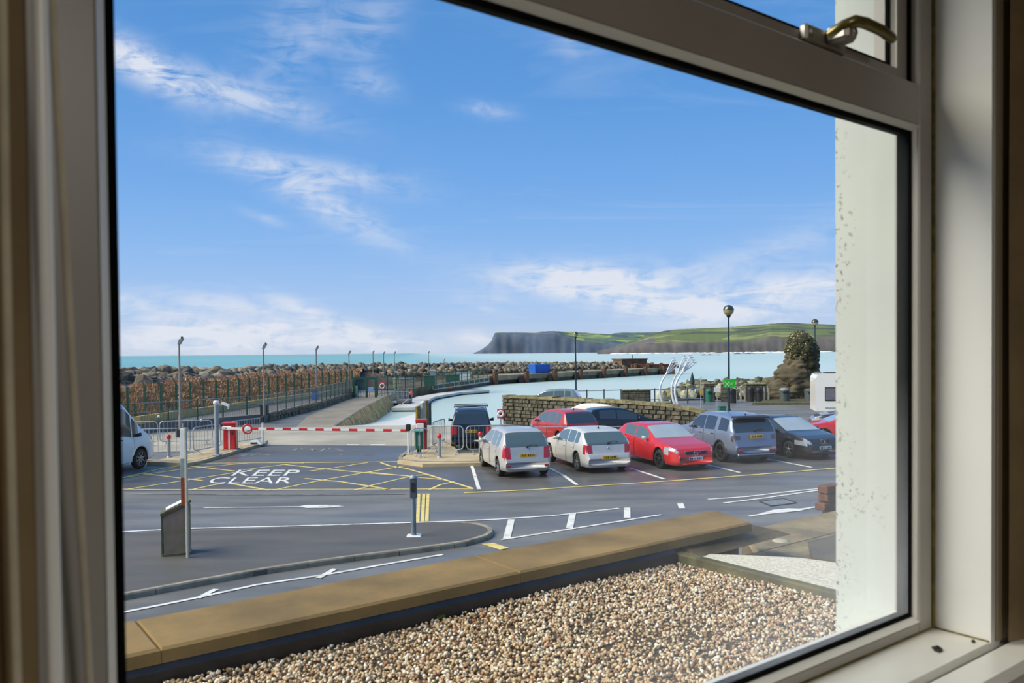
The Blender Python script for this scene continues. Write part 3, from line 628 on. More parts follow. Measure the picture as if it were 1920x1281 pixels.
# brown scrub bank between fence and rocks
m_scrub = island_mat('dry_brown_scrub', [(0, S(206, 158, 116)), (.25, S(170, 130, 102)), (.45, S(224, 182, 132)), (.65, S(190, 152, 126)), (.8, S(150, 124, 92)), (.92, S(236, 204, 158))], .95, .15, 3)
m_bank = M('brown_bank_earth', S(150, 116, 84), .95, var=.3, scale=1.2, bump=.8, bscale=5)
bank_v = []; nt, ns = 90, 9
def bankpt(t, s_):
    a = F0_+fd*(t*fL)+fn*(.6); c = rp(.3+t*3.9); e = c-Vector((0, 0, 0)); P = a.lerp(Vector((e.x, e.y, 0)), s_*.86)
    P.z = PZ-.2+(c.z*.92-PZ)*(1-(1-s_)**1.7)+.25*noise.noise(Vector((P.x*.6, P.y*.6, 1))); return P
g = MB(); g.add([bankpt(i/(nt-1), j/(ns-1)) for i in range(nt) for j in range(ns)], [[i*ns+j, i*ns+j+1, (i+1)*ns+j+1, (i+1)*ns+j] for i in range(nt-1) for j in range(ns-1)], True)
struct(g.build('bank', m_bank))
rng = np.random.default_rng(21); g = []; N = 15000
vs = []; fs = []
for i in range(N):
    t = rng.uniform(0, 1)**1.2; s_ = rng.uniform(0, .84)
    lim = (.74 if t > .3 else .42+1.05*t)+.16*noise.noise(Vector((t*14, 4, 0)))
    if s_ > lim: continue
    P = bankpt(t, s_); nz = noise.noise(Vector((P.x*.5, P.y*.5, 9)))
    hh = (.22+.5*max(0, nz+.35))*(1-.3*s_)*rng.uniform(.6, 1.2)
    for k in range(5):
        an = rng.uniform(0, 6.28); ln = rng.uniform(.1, .38); bx, by = math.cos(an), math.sin(an); w_ = .025+.03*rng.random(); o_ = len(vs)
        c0 = P+Vector((rng.normal()*.12, rng.normal()*.12, 0)); tip = c0+Vector((bx*ln, by*ln, hh*rng.uniform(.6, 1.1)))
        vs += [(c0.x-by*w_, c0.y+bx*w_, c0.z), (c0.x+by*w_, c0.y-bx*w_, c0.z), tuple((c0+tip)/2+Vector((by*w_, -bx*w_, hh*.15))), tuple(tip), tuple((c0+tip)/2+Vector((-by*w_, bx*w_, hh*.15)))]
        fs += [[o_, o_+1, o_+2, o_+3, o_+4]]
mb = MB(); mb.add(vs, fs, False); o = mb.build('scrub', m_scrub); tag(o, 'dry brown reeds and scrub on the bank behind the green fence', 'scrub', kind='stuff')

# ---------------------------------------------------------------- pier, container, far quay
m_pier = M('pier_concrete', S(166, 150, 118), .85, var=.2, scale=.3, bump=.2, bscale=2, col2=S(112, 100, 78)); m_pierd = M('tide_stained_concrete', (.03, .035, .03), .8, var=.4, scale=.5)
m_rust = M('rusty_pile', S(120, 84, 60), .8, var=.3, scale=2)
pr = thing('pier', 'long concrete harbour pier with rusty fender piles across the water', 'pier'); pr['kind'] = 'structure'
Pa, Pb = Vector((-3.7, 131, 0)), Vector((34.5, 181.5, 0)); pd = (Pb-Pa).normalized(); pn = Vector((-pd.y, pd.x, 0)); pL = (Pb-Pa).length
for (z0, z1, off, mm, nm) in ((-.55, .25, 0, m_pier, 'capping_beam'), (-3, -.55, .25, m_pierd, 'quay_wall')):
    g = MB(); a, b2 = Pa+pn*off, Pb+pn*off; c, d = b2+pn*5, a+pn*5; g.hull([Vector((p.x, p.y, z0)) for p in (a, b2, c, d)], [Vector((p.x, p.y, z1)) for p in (a, b2, c, d)]); g.build(nm, mm, pr)
for i in range(8):
    p = Pa+pd*(1.2+i*(pL-2)/7.1)-pn*.3; g = MB(); g.box(-.45, .45, -.3, .3, -2.2, .7, .06); o = g.build('fender_pile', m_rust, pr); o.location = (p.x, p.y, 0); o.rotation_euler = (0, 0, math.atan2(pd.y, pd.x))
    g = MB(); g.box(-2.2, -.9, -.15, .2, -1.6, -.1, .1); o2 = g.build('tyre_fender', m_black, pr); o2.location = (p.x, p.y, 0); o2.rotation_euler = o.rotation_euler
p = D(1011, 702, 146); ct = thing('shipping_container', 'bright blue steel container standing on the far pier', 'container', (p.x, p.y, .25), math.atan2(pd.y, pd.x)-.35)
m_blue = M('blue_paint', S(20, 96, 190), .5, var=.08)
g = MB(); g.box(-1.6, 1.6, -1, 1, .05, 1.55, .03); g.build('container_body', m_blue, ct)
g = MB(); [g.box(-1.55+i*.31, -1.43+i*.31, -1.04, -1, .12, 1.48) for i in range(11)]; g.build('corrugated_side', m_blue, ct)
g = MB(); g.box(-1.64, 1.64, -1.05, 1.05, 1.5, 1.6, .02); g.build('container_roof', M('blue_paint_pale', S(60, 130, 210), .5), ct)
for sx in (-1.6, 1.52):
    g = MB(); g.box(sx, sx+.08, -1.06, -.98, 0, 1.6); g.build('corner_post', m_blue, ct)
p = D(1183, 690, 186); bt = thing('pier_building', 'low flat-roofed stone building at the end of the pier', 'building', (p.x, p.y, 0), math.atan2(pd.y, pd.x)-.5)
g = MB(); g.box(-3.6, 3.0, -2, 2, 0, 2.15, .05); g.build('building_wall', M('brown_stone', S(128, 100, 74), .85, var=.25, scale=.8), bt)
g = MB(); g.box(-3.8, 3.2, -2.2, 2.2, 2.1, 2.3); g.build('flat_roof', m_rust, bt)
g = MB(); g.box(-.7, .1, -2.05, -2, .05, 1.6); g.build('door', m_dark, bt); g = MB(); g.cyl((.4, 0, 2.3), (.4, 0, 3.3), .08); g.build('mast', m_dark, bt)
# end of pier deck (brown, right)
g = MB(); a, b2 = D(1188, 695, 178), D(1262, 699, 182); g.box(a.x, 37.2, 180.5, 186, .25, 1.05, .05); o = g.build('pier_parapet', M('brown_timber_fender', S(96, 64, 50), .85, var=.3, scale=.6), pr)
for u in (1192, 1215, 1240, 1262):
    p = D(u, 700, 180.2); g = MB(); g.box(p.x-.35, p.x+.35, 179.9, 180.5, -2, 1.35, .05); g.build('fender_pile', m_rust, pr)
# ---------------------------------------------------------------- headlands
m_cliff = M('hazed_basalt_cliff', S(96, 108, 126), .95, var=.22, scale=.006, bump=0, col2=S(70, 78, 92)); m_cliff2 = M('brown_cliff', S(112, 104, 98), .95, var=.2, scale=.02, col2=S(82, 80, 80))  # distance haze is mixed into the far cliff's blue-grey colour
def fieldmat(name, a, b, c):
    m = bpy.data.materials.new(name); m.use_nodes = True; T = NT(m.node_tree); bb = T.n['Principled BSDF']; tcn = T.node('ShaderNodeTexCoord')
    mpn = T.node('ShaderNodeMapping'); T.l.new(tcn.outputs['Object'], mpn.inputs[0]); mpn.inputs['Scale'].default_value = (.012, .005, .02)
    vo = T.node('ShaderNodeTexVoronoi'); vo.inputs['Scale'].default_value = 1.0; T.l.new(mpn.outputs[0], vo.inputs['Vector'])
    sp = T.node('ShaderNodeSeparateColor'); T.l.new(vo.outputs['Color'], sp.inputs[0])
    n = T.noise(tcn.outputs['Object'], .008, 6, .65)
    cc = T.ramp(sp.outputs[0], [(0, a), (.3, b), (.55, a), (.75, c)], 'CONSTANT'); cc = T.mix(T.math('MULTIPLY', T.math('SUBTRACT', n, .5), 5, clamp=True), cc, c)
    T.set(bb.inputs['Base Color'], cc); bb.inputs['Roughness'].default_value = .95; bb.inputs['Specular IOR Level'].default_value = .1; return m
m_field = fieldmat('green_fields', S(104, 116, 76), S(136, 142, 90), S(82, 90, 78)); m_moor = fieldmat('rough_moorland', S(96, 116, 96), S(140, 156, 92), S(76, 92, 100))
def headland(name, label, cols, Zc, Zr, mats, seed, split, back=.3):
    us = np.arange(cols[0][0], cols[-1][0]+.1, 2.5); cu = np.array(cols, float); nr = 12; vs = []
    vc = np.interp(us, cu[:, 0], cu[:, 1]); vr = np.interp(us, cu[:, 0], cu[:, 2])
    for u, c_, r_ in zip(us, vc, vr):
        c_ += .8*noise.noise(Vector((u*.07, seed, 0))); jit = 1+.0015*noise.noise(Vector((u*.09, seed, 5)))
        base = D(u, 662, Zc*jit); base.z = SEA-1; top = D(u, c_, Zc*jit*1.01); rid = D(u, min(r_+.5*noise.noise(Vector((u*.2, seed, 9))), c_-.2), Zr)
        col = [base]
        for k in (.35, .7): 
            P = base.lerp(top, k); P.y = base.y*(1+.006*k+.0012*noise.noise(Vector((u*.06, k*3, seed)))); P.x = base.x; col.append(P)
        for k in range(nr):
            f = k/(nr-1); P = top.lerp(rid, f); P.z = top.z+(rid.z-top.z)*(f**.9)+(.07*(rid.z-top.z)*noise.noise(Vector((P.x*.004, P.y*.003, seed))) if 0 < k < nr-1 else 0); col.append(P)
        e = rid.copy(); e.y *= 1+back; e.x *= 1+back; e.z = rid.z*.5; col.append(e); vs.append(col)
    nv = nr+4; g = MB(); fl = [p for c in vs for p in c]
    F_ = [[i*nv+j, (i+1)*nv+j, (i+1)*nv+j+1, i*nv+j+1] for i in range(len(vs)-1) for j in range(nv-1)]
    g.add(fl, F_, True); g.m = [(0 if j < split(us[i]) else 1) for i in range(len(vs)-1) for j in range(nv-1)]
    o = g.build(name, mats); tag(o, label); return struct(o)
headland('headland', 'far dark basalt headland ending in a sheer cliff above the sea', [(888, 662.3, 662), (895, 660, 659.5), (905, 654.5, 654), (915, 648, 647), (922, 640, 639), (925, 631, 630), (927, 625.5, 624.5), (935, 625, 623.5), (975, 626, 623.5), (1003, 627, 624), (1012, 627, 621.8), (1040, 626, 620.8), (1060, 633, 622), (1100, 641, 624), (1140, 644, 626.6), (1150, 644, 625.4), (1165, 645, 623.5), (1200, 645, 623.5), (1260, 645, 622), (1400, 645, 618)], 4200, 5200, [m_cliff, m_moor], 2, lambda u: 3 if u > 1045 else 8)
headland('headland', 'nearer coast of brown cliffs and bright green fields across the bay', [(1120, 659, 658), (1150, 656, 652), (1167, 652, 645), (1180, 650, 640), (1200, 648, 634), (1216, 644, 627.5), (1246, 642, 620.5), (1272, 642, 617.5), (1310, 642, 616), (1362, 641.5, 614), (1400, 640, 611), (1422, 637, 609), (1445, 631, 607), (1479, 632, 605), (1516, 633, 607), (1565, 631, 609), (1700, 628, 600), (1900, 625, 600)], 1700, 3000, [m_cliff2, m_field], 6, lambda u: 3 if u > 1225 else 7)
# surf and skerries
m_foam = M('white_surf', S(235, 240, 240), .9, var=.05, scale=.05)
g = MB()
for i in range(60):
    u = random.uniform(1150, 1568) if i > 14 else random.uniform(1150, 1260); p = D(u, 661, 1640+random.uniform(-60, 15)); r = random.uniform(4, 22)
    g.ball((p.x, p.y, SEA-.5), 1, 8, 4); nv = 40
    for k in range(len(g.v)-40, len(g.v)):
        x, y, z = g.v[k]; g.v[k] = (p.x+(x-p.x)*r, p.y+(y-p.y)*6, SEA+(z-SEA+.5)*random.uniform(.8, 2.2))
o = g.build('surf', m_foam); tag(o, 'white surf breaking along the foot of the far cliffs', 'surf', kind='stuff')
for (u0, u1, Y, lab) in ((1316, 1350, 900, 'low dark rocks in the bay left of the tall lamp post'), (1378, 1436, 1150, 'long dark skerry in the bay right of the tall lamp post')):
    t = thing('skerry', lab, 'rocks'); t['kind'] = 'structure'
    for k in range(6):
        u = u0+(u1-u0)*(k+.5)/6; p = D(u, 662, Y); o = bpy.data.objects.new('rock', variants[(k*5+3) % len(variants)]); COL.objects.link(o); o.parent = t; o.location = (p.x, Y, SEA); o.scale = ((u1-u0)*Y/F/8, 6, 1.1)
# ---------------------------------------------------------------- vehicles
def paint(name, c, metal=.25, rough=.32): return M(name, c, rough, metal, var=.02, coat=.8, scale=1)
m_tyre = M('tyre_rubber', (.018, .018, .018), .75); m_well = M('wheel_well_black', (.006, .006, .006), .9)
def glassm(name, c, r=.06): return M(name, c, r, 0, var=.05, scale=2, spec=.9, coat=1.0)
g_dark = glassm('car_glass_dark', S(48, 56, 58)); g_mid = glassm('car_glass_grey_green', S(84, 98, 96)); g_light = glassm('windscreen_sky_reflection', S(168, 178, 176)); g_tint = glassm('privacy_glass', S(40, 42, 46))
m_tail = M('red_lamp_lens', S(196, 22, 34), .2, var=.1, coat=1.0); m_tail2 = M('smoked_lamp_lens', S(88, 70, 70), .2, coat=1.0)
m_head = M('clear_lamp_lens', S(190, 196, 200), .12, .3, coat=1.0); m_py = M('yellow_plate', S(232, 176, 20), .5, var=.04); m_pw = M('white_plate', S(220, 222, 220), .5)
m_ptxt = M('plate_characters', S(50, 44, 26), .6); m_rim = M('alloy_wheel', S(170, 170, 168), .35, .7, var=.1); m_rimd = M('dark_alloy', S(70, 70, 70), .4, .6); m_trim = M('black_trim', (.02, .02, .022), .55)
m_plast = M('grey_bumper_plastic', S(74, 76, 80), .7); m_chrome = M('chrome', S(210, 212, 214), .15, 1.0)
def ipl(P, x):
    return float(np.interp(x, [p[0] for p in P], [p[1] for p in P]))
def wheel(parent, x, y, r, side, rimm, spokes=5, w_=.2):
    t = MB(); s = side
    t.lathe([(r*.62, -w_/2), (r*.9, -w_/2), (r*.985, -w_/2+.03), (r, -w_/4), (r, w_/4), (r*.985, w_/2-.03), (r*.9, w_/2), (r*.62, w_/2), (r*.62, -w_/2)], (0, 0, 0), 28, 'y')
    o = t.build('wheel', m_tyre, parent); o.location = (x, y, r)
    g = MB(); f = w_/2-.015
    g.lathe([(r*.70, f+.012), (r*.66, f+.018), (r*.62, f-.02), (r*.60, -.02)], n=28, axis='y')
    for k in range(spokes):
        an = 2*PI*k/spokes+.3; c_, sn = math.cos(an), math.sin(an)
        def pt(rr, t_, yy): return (c_*rr-sn*t_, yy, sn*rr+c_*t_)
        g.hull([pt(r*.08, -.035, f-.03), pt(r*.64, -.022, f-.03), pt(r*.64, .022, f-.03), pt(r*.08, .035, f-.03)], [pt(r*.08, -.028, f+.0), pt(r*.64, -.018, f+.008), pt(r*.64, .018, f+.008), pt(r*.08, .028, f+.0)])
    g.lathe([(.001, f+.008), (r*.16, f+.006), (r*.18, f-.03)], n=14, axis='y')
    if side < 0: g.v = [(x_, -y_, z_) for x_, y_, z_ in g.v]
    g.build('rim', rimm, o)
    d = MB(); d.lathe([(.001, -.03), (r*.6, -.03), (r*.6, -.04), (.001, -.04)], n=20, axis='y'); 
    if side < 0: d.v = [(x_, -y_, z_) for x_, y_, z_ in d.v]
    d.build('brake_disc', m_well, o); return o
def make_car(name, label, K, loc, phi, group=None, cat='car'):
    """K: L W H wb(front axle, rear axle from rear) r top belt colours; local x forward from rear bumper"""
    L, Wd, H = K['L'], K['W'], K['H']; r = K.get('r', .31); zb = K.get('zb', .19); ra, fa = K['ra'], K['fa']; top, belt = K['top'], K['belt']
    t = thing(name, label, cat, loc, math.atan2(math.cos(phi), math.sin(phi)), group)
    xs = sorted(set([round(x, 3) for x in list(np.arange(0, .3, .02))+list(np.arange(.3, L-.4, .055))+list(np.arange(L-.4, L, .025))+[L]+K.get('cuts', [])]))
    kr = K.get('round', (.16, .22)); th = K.get('tumble', .30); arch = r+.055
    rows = 12; V = []; xg = K['glass']  # (rear glass base, roof end, roof front, screen base)
    def section(x):
        wh = Wd/2; e0 = max(0, 1-x/.45); e1 = max(0, 1-(L-x)/.75)
        w_ = wh*(1-kr[0]*e0**2.4-kr[1]*e1**2.2); T_ = ipl(top, x); Bt = min(ipl(belt, x), T_-.012); z0 = zb+.10*max(0, 1-x/.12)**2+.06*max(0, 1-(L-x)/.12)
        za = 0
        for ax in (ra, fa):
            if abs(x-ax) < arch: za = r+math.sqrt(arch**2-(x-ax)**2)
        g_ = T_-Bt; wt = .955*w_-max(0, min(g_, .6))*th-.0; hb = max(Bt-z0, .05)
        P = [(0, z0), (.80*w_, z0), (.965*w_, z0+.05), (w_, z0+.30*hb), (1.0*w_, z0+.60*hb), (.985*w_, z0+.86*hb), (.955*w_, Bt), (wt, Bt+.80*g_), (.93*wt, Bt+.935*g_), (.76*wt, Bt+.975*g_), (.4*wt, Bt+.995*g_), (0, T_)]
        if za:
            P = [(y, max(z, min(za+.012*i, Bt-.02*(6-i)) if i < 6 else z)) for i, (y, z) in enumerate(P)]
        return P
    secs = [section(x) for x in xs]
    groups = {}
    def emit(nm, mat, vs, key=None):
        g = groups.setdefault((nm, key), [MB(), mat]); g[0].add(vs, [[0, 1, 2, 3]], True)
    rl = K.get('rear_light', (.26, .62, 1.0)); fl = K.get('front_light', (.62, .55, .72))
    sidew = K['side_windows']; doors = K.get('doors', [])
    def classify(i, j, sd):
        xm = (xs[i]+xs[i+1])/2; zm = (secs[i][j][1]+secs[i+1][j+1][1])/2
        if j >= 8:
            if xg[0] <= xm <= xg[1]: return ('rear_window', K.get('rg', g_dark), None)
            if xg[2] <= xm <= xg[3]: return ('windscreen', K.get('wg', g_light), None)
        if j == 6:
            for n_, (a, b_) in enumerate(sidew):
                if a <= xm <= b_: return ('side_window', K.get('sg', g_mid), (n_, sd))
        if xm < rl[0] and rl[1] <= zm <= rl[2] and 3 <= j <= 8: return ('tail_light', K.get('tl', m_tail), sd)
        if xm > L-fl[0] and fl[1] <= zm <= fl[2] and 4 <= j <= 7: return ('headlight', m_head, sd)
        if j >= 7 and xm > xg[3]: return ('bonnet', K['paint'], None)
        if j >= 6 and xm < xg[0]+.03: return ('tailgate', K['paint'], None)
        if j <= 5 and xm < ra-arch-.05: return ('rear_bumper', K['paint'], None)
        if j <= 5 and xm > fa+arch+.05: return ('front_bumper', K['paint'], None)
        if j == 2 and K.get('clad'): return ('sill_cladding', m_plast, sd)
        if 2 <= j <= 5:
            for n_, (a, b_) in enumerate(doors):
                if a <= xm <= b_: return ('door', K['paint'], (n_, sd))
        if j <= 1: return ('underbody', m_well, None)
        return ('body', K['paint'], None)
    for i in range(len(xs)-1):
        for j in range(rows-1):
            for sd in (1, -1):
                a, b_, c, d = secs[i][j], secs[i+1][j], secs[i+1][j+1], secs[i][j+1]
                q = [(xs[i], sd*a[0], a[1]), (xs[i+1], sd*b_[0], b_[1]), (xs[i+1], sd*c[0], c[1]), (xs[i], sd*d[0], d[1])]
                if sd < 0: q = q[::-1]
                emit(*([*classify(i, j, sd)][:2]), q, classify(i, j, sd)[2])
    for (i, nm) in ((0, 'rear_bumper'), (len(xs)-1, 'front_bumper')):
        s = secs[i]
        for j in range(rows-1):
            q = [(xs[i], -s[j][0], s[j][1]), (xs[i], s[j][0], s[j][1]), (xs[i], s[j+1][0], s[j+1][1]), (xs[i], -s[j+1][0], s[j+1][1])]
            emit(nm, K['paint'], q if i else q[::-1], None)
    import bmesh
    for (nm, key), (g, mat) in groups.items():
        o = g.build(nm, mat, t); bm = bmesh.new(); bm.from_mesh(o.data); bmesh.ops.remove_doubles(bm, verts=bm.verts, dist=.0004)
        fc = [f for f in bm.faces if f.calc_area() < 1e-8]; bmesh.ops.delete(bm, geom=fc, context='FACES'); bm.to_mesh(o.data); bm.free()
        for p_ in o.data.polygons: p_.use_smooth = True
    def sy(x, z):                          # half width at height z
        P = section(x)[2:]; return float(np.interp(z, [p[1] for p in P], [p[0] for p in P]))
    wi = Wd/2-.115
    for (x, sd) in ((ra, 1), (ra, -1), (fa, 1), (fa, -1)): wheel(t, x, sd*wi, r, sd, K.get('rim', m_rim), K.get('spokes', 5))
    # shut lines, belt trim, handles
    for n_, (a, b_) in enumerate(doors):
        for sd in (1, -1):
            for xx in (a, b_):
                zz = np.linspace(zb+.1, ipl(belt, xx)-.01, 7)
                if min(abs(xx-ra), abs(xx-fa)) < arch: zz = zz[zz > r+math.sqrt(max(0, arch**2-min(abs(xx-ra), abs(xx-fa))**2))+.02]
                if len(zz) > 1: g = MB(); g.tube([(xx, sd*(sy(xx, z)+.001), z) for z in zz], .006, 4); g.build('shut_line', m_trim, t)
            hz = ipl(belt, a)-.16; hx = a+.10; y_ = sd*(sy(hx, hz)+.012); g = MB(); g.box(hx, hx+.17, min(y_-.012, y_+.012), max(y_-.012, y_+.012), hz, hz+.028, .008); g.build('door_handle', K.get('handle', K['paint']), t)
    for sd in (1, -1):
        g = MB(); mx_ = xg[3]-.42; mz = ipl(belt, mx_)+.07; my = sy(mx_, mz-.05); g.sm = True
        g.hull([(mx_-.03, sd*(my-.02), mz-.05), (mx_+.08, sd*(my-.02), mz-.04), (mx_+.08, sd*(my-.02), mz+.02), (mx_-.03, sd*(my-.02), mz+.03)], [(mx_-.05, sd*(my+.20), mz-.04), (mx_+.06, sd*(my+.18), mz-.03), (mx_+.06, sd*(my+.17), mz+.09), (mx_-.05, sd*(my+.19), mz+.10)])
        g.build('wing_mirror', K.get('mirror', K['paint']), t)
    # plates
    def plate(x, z, mat, s_, nm, w_=.52, h=.11, yo=0):
        g = MB(); x0, x1 = (x-.012, x+.004) if s_ < 0 else (x-.004, x+.012); g.box(x0, x1, yo-w_/2, yo+w_/2, z-h/2, z+h/2, .003); o = g.build(nm, mat, t)
        g = MB(); cw = w_/9.5
        for k in range(7):
            y = yo-w_/2+cw*(1.0+k*1.05+(.6 if k > 3 else 0)); xx = x0-.002 if s_ < 0 else x1-.001
            g.box(xx, xx+.003, y-cw*.3, y+cw*.3, z-h*.3, z+h*.3)
        g.build('plate_characters', m_ptxt, o)['kind'] = 'stuff'
    if K.get('rplate'): plate(K['rplate'][0], K['rplate'][1], m_py, -1, 'rear_number_plate', *K['rplate'][2:])
    if K.get('fplate'):
        plate(K['fplate'][0], K['fplate'][1], m_pw, 1, 'front_number_plate')
        g = MB(); x = K['fplate'][0]+.012; g.box(x, x+.003, -.26, -.215, K['fplate'][1]-.055, K['fplate'][1]+.055) if K.get('eu') else None
        if K.get('eu'): g.build('plate_band', m_blue, t)
    if K.get('grille'):
        x, z, w_, h = K['grille']; g = MB(); 
        pts = [(-w_/2, z+h/2), (w_/2, z+h/2), (w_/2*.8, z-h/2), (-w_/2*.8, z-h/2)]
        g.hull([(x-.05, y, zz) for y, zz in pts], [(x+.01, y, zz) for y, zz in pts]); o = g.build('grille', m_trim, t)
        g = MB(); P_ = [(x+.014, y, zz) for y, zz in pts]; g.tube(P_+[P_[0]], .012, 6); 
        if K.get('badge') == 'ring':
            g.lathe([(.062, -.004), (.062, .012), (.082, .012), (.082, -.004)], (x+.012, 0, z), 20, 'x'); g.tube([(x+.02, -w_*.22, z-h*.4), (x+.02, w_*.22, z+h*.4)], .008, 5)
        elif K.get('badge'): g.box(x+.008, x+.024, -.04, .04, z-.05, z+.05, .01)
        g.build('grille_surround', m_chrome, t)
        g = MB(); g.box(x-.06, x+.015, -w_*.62, w_*.62, .24, .34, .02); g.build('lower_intake', m_trim, t)
    if K.get('wiper'):
        x, z = K['wiper']; g = MB(); g.tube([(x-.02, .0, z), (x-.01, -.18, z+.06), (x+.0, -.36, z+.03)], .012, 5); g.box(x-.05, x+.01, -.03, .03, z-.03, z+.03, .01); g.build('rear_wiper', m_trim, t)
    if K.get('antenna'):
        x = K['antenna']; z = ipl(top, x); g = MB(); g.hull([(x-.06, -.02, z-.01), (x+.07, -.02, z-.01), (x+.07, .02, z-.01), (x-.06, .02, z-.01)], [(x-.05, -.006, z+.07), (x, -.006, z+.05), (x, .006, z+.05), (x-.05, .006, z+.07)]); g.build('antenna', m_trim, t)
    if K.get('spoiler'):
        x, z = K['spoiler']; g = MB(); w2 = Wd*.36; g.hull([(x-.12, -w2, z-.06), (x+.2, -w2, z-.04), (x+.2, w2, z-.04), (x-.12, w2, z-.06)], [(x-.12, -w2*.97, z-.01), (x+.2, -w2, z+.015), (x+.2, w2, z+.015), (x-.12, w2*.97, z-.01)]); g.build('roof_spoiler', K['spm'] if K.get('spm') else K['paint'], t)
    if K.get('badge_r'):
        x, z = K['badge_r']; g = MB(); g.lathe([(.0001, -.012), (.035, -.010), (.042, 0)], (x, 0, z), 16, 'x'); g.build('tailgate_badge', m_chrome, t)
    for rb in K.get('refl', []):
        for sd in (1, -1):
            g = MB(); g.box(rb[0]-.01, rb[0]+.02, min(sd*rb[2], sd*rb[3]), max(sd*rb[2], sd*rb[3]), rb[1]-.03, rb[1]+.03, .005); g.build('reflector', m_tail, t)
    if K.get('skid'):
        g = MB(); g.box(-.02, .1, -Wd*.40, Wd*.40, .30, .36, .02); g.build('bumper_trim', m_chrome, t); g = MB(); g.box(.0, .3, -Wd*.38, Wd*.38, .22, .31, .03); g.build('lower_valance', m_plast, t)
    if K.get('archtrim'):
        for ax in (ra, fa):
            for sd in (1, -1):
                g = MB(); pts = [(ax+(arch+.015)*math.cos(a), 0, r+(arch+.015)*math.sin(a)) for a in np.linspace(-.25, PI+.25, 18)]
                g.tube([(x, sd*(sy(x, z)+.004), z) for x, _, z in pts], .03, 6, flat=.5); g.build('wheel_arch_trim', m_plast, t)
    return t
def place(ref_uv, ref_local, phi, z=0, **kw):
    """world origin so that the local point (x forward, y left) lies at the ground point seen at ref_uv"""
    P = G(*ref_uv, z); a = math.atan2(math.cos(phi), math.sin(phi)); x, y = ref_local
    return (P.x-(x*math.cos(a)-y*math.sin(a)), P.y-(x*math.sin(a)+y*math.cos(a)), z)
rad = math.radians
p_silver = paint('silver_paint', S(186, 185, 182), .15, .38); p_silver2 = paint('pale_silver_paint', S(204, 202, 196), .1, .38); p_red = paint('red_paint', S(206, 34, 38), .1, .3); p_red2 = paint('brick_red_paint', S(186, 56, 56), .15, .35)
p_blue = paint('blue_grey_paint', S(120, 132, 154), .3, .38); p_dark = paint('near_black_paint', S(38, 40, 44), .2, .3); p_wh = paint('white_paint', S(240, 237, 228), 0, .35); p_blk = paint('black_paint', S(22, 26, 32), .2, .3)
PH = -17
hatch = dict(L=3.85, W=1.68, H=1.525, r=.29, ra=.72, fa=3.10, zb=.2,
    top=[(0, .52), (.02, .62), (.05, .70), (.08, .90), (.10, .98), (.16, 1.08), (.42, 1.40), (.52, 1.465), (.9, 1.515), (1.5, 1.525), (2.1, 1.49), (2.35, 1.44), (3.1, 1.06), (3.3, .99), (3.6, .88), (3.75, .76), (3.83, .62), (3.85, .5)],
    belt=[(0, .95), (.7, .97), (3, .88), (3.85, .8)], glass=(.10, .46, 2.35, 3.1), side_windows=[(.62, 1.0), (1.06, 1.72), (1.80, 2.75)], doors=[(.86, 1.76), (1.78, 2.80)], cuts=[.09, .10, .115, .13])
A = dict(hatch, paint=p_silver, rplate=(.045, .72, .52, .12), rear_light=(.17, .64, 1.02), wiper=(.09, .99), rg=g_mid, refl=[(.0, .40, .55, .68)], round=(.14, .24))
make_car('hatchback', 'silver small hatchback with upright red tail lights, leftmost of the front parked row', A, place((934, 893), (.72, .80), rad(-15)), rad(-15), 'cars parked in the front row')
B = dict(L=4.24, W=1.76, H=1.43, r=.31, ra=.78, fa=3.44, zb=.18,
    top=[(0, .50), (.02, .60), (.06, .66), (.10, .84), (.13, .97), (.20, 1.03), (.55, 1.30), (.66, 1.365), (1.1, 1.42), (1.6, 1.43), (2.1, 1.40), (2.35, 1.35), (2.98, 1.0), (3.2, .95), (3.8, .84), (4.1, .74), (4.2, .62), (4.24, .5)],
    belt=[(0, .94), (.8, .95), (3, .86), (4.24, .78)], glass=(.13, .58, 2.35, 2.98), side_windows=[(.66, 1.0), (1.06, 1.66), (1.74, 2.6)], doors=[(.98, 1.72), (1.74, 2.72)],
    paint=p_silver2, rplate=(-.012, .52, .52, .12), rear_light=(.24, .70, .93), wiper=(.14, .985), rg=g_mid, badge_r=(.065, .82), antenna=.95, round=(.16, .26))
make_car('hatchback', 'pale silver hatchback with round badge and wide red tail lights in the front row', B, place((1082, 884), (.78, .84), rad(-17)), rad(-17), 'cars parked in the front row')
C = dict(L=4.37, W=1.80, H=1.43, r=.33, ra=.75, fa=3.42, zb=.17,
    top=[(0, .52), (.03, .64), (.08, .88), (.16, 1.0), (.5, 1.25), (.62, 1.33), (1.0, 1.40), (1.6, 1.43), (2.0, 1.415), (2.25, 1.37), (3.0, 1.0), (3.15, .965), (3.9, .84), (4.2, .74), (4.32, .62), (4.37, .48)],
    belt=[(0, .98), (.8, 1.0), (3, .86), (4.37, .72)], glass=(.16, .6, 2.25, 3.0), side_windows=[(.85, 1.62), (1.70, 2.62)], doors=[(.95, 1.66), (1.68, 2.72)],
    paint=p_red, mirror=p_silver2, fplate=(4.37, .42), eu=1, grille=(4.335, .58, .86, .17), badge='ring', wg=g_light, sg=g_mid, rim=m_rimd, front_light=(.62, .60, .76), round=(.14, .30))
make_car('hatchback', 'bright red hatchback facing the road with black grille and silver ring badge', C, place((1236, 879), (3.42, -.86), rad(180-19)), rad(180-19), 'cars parked in the front row')
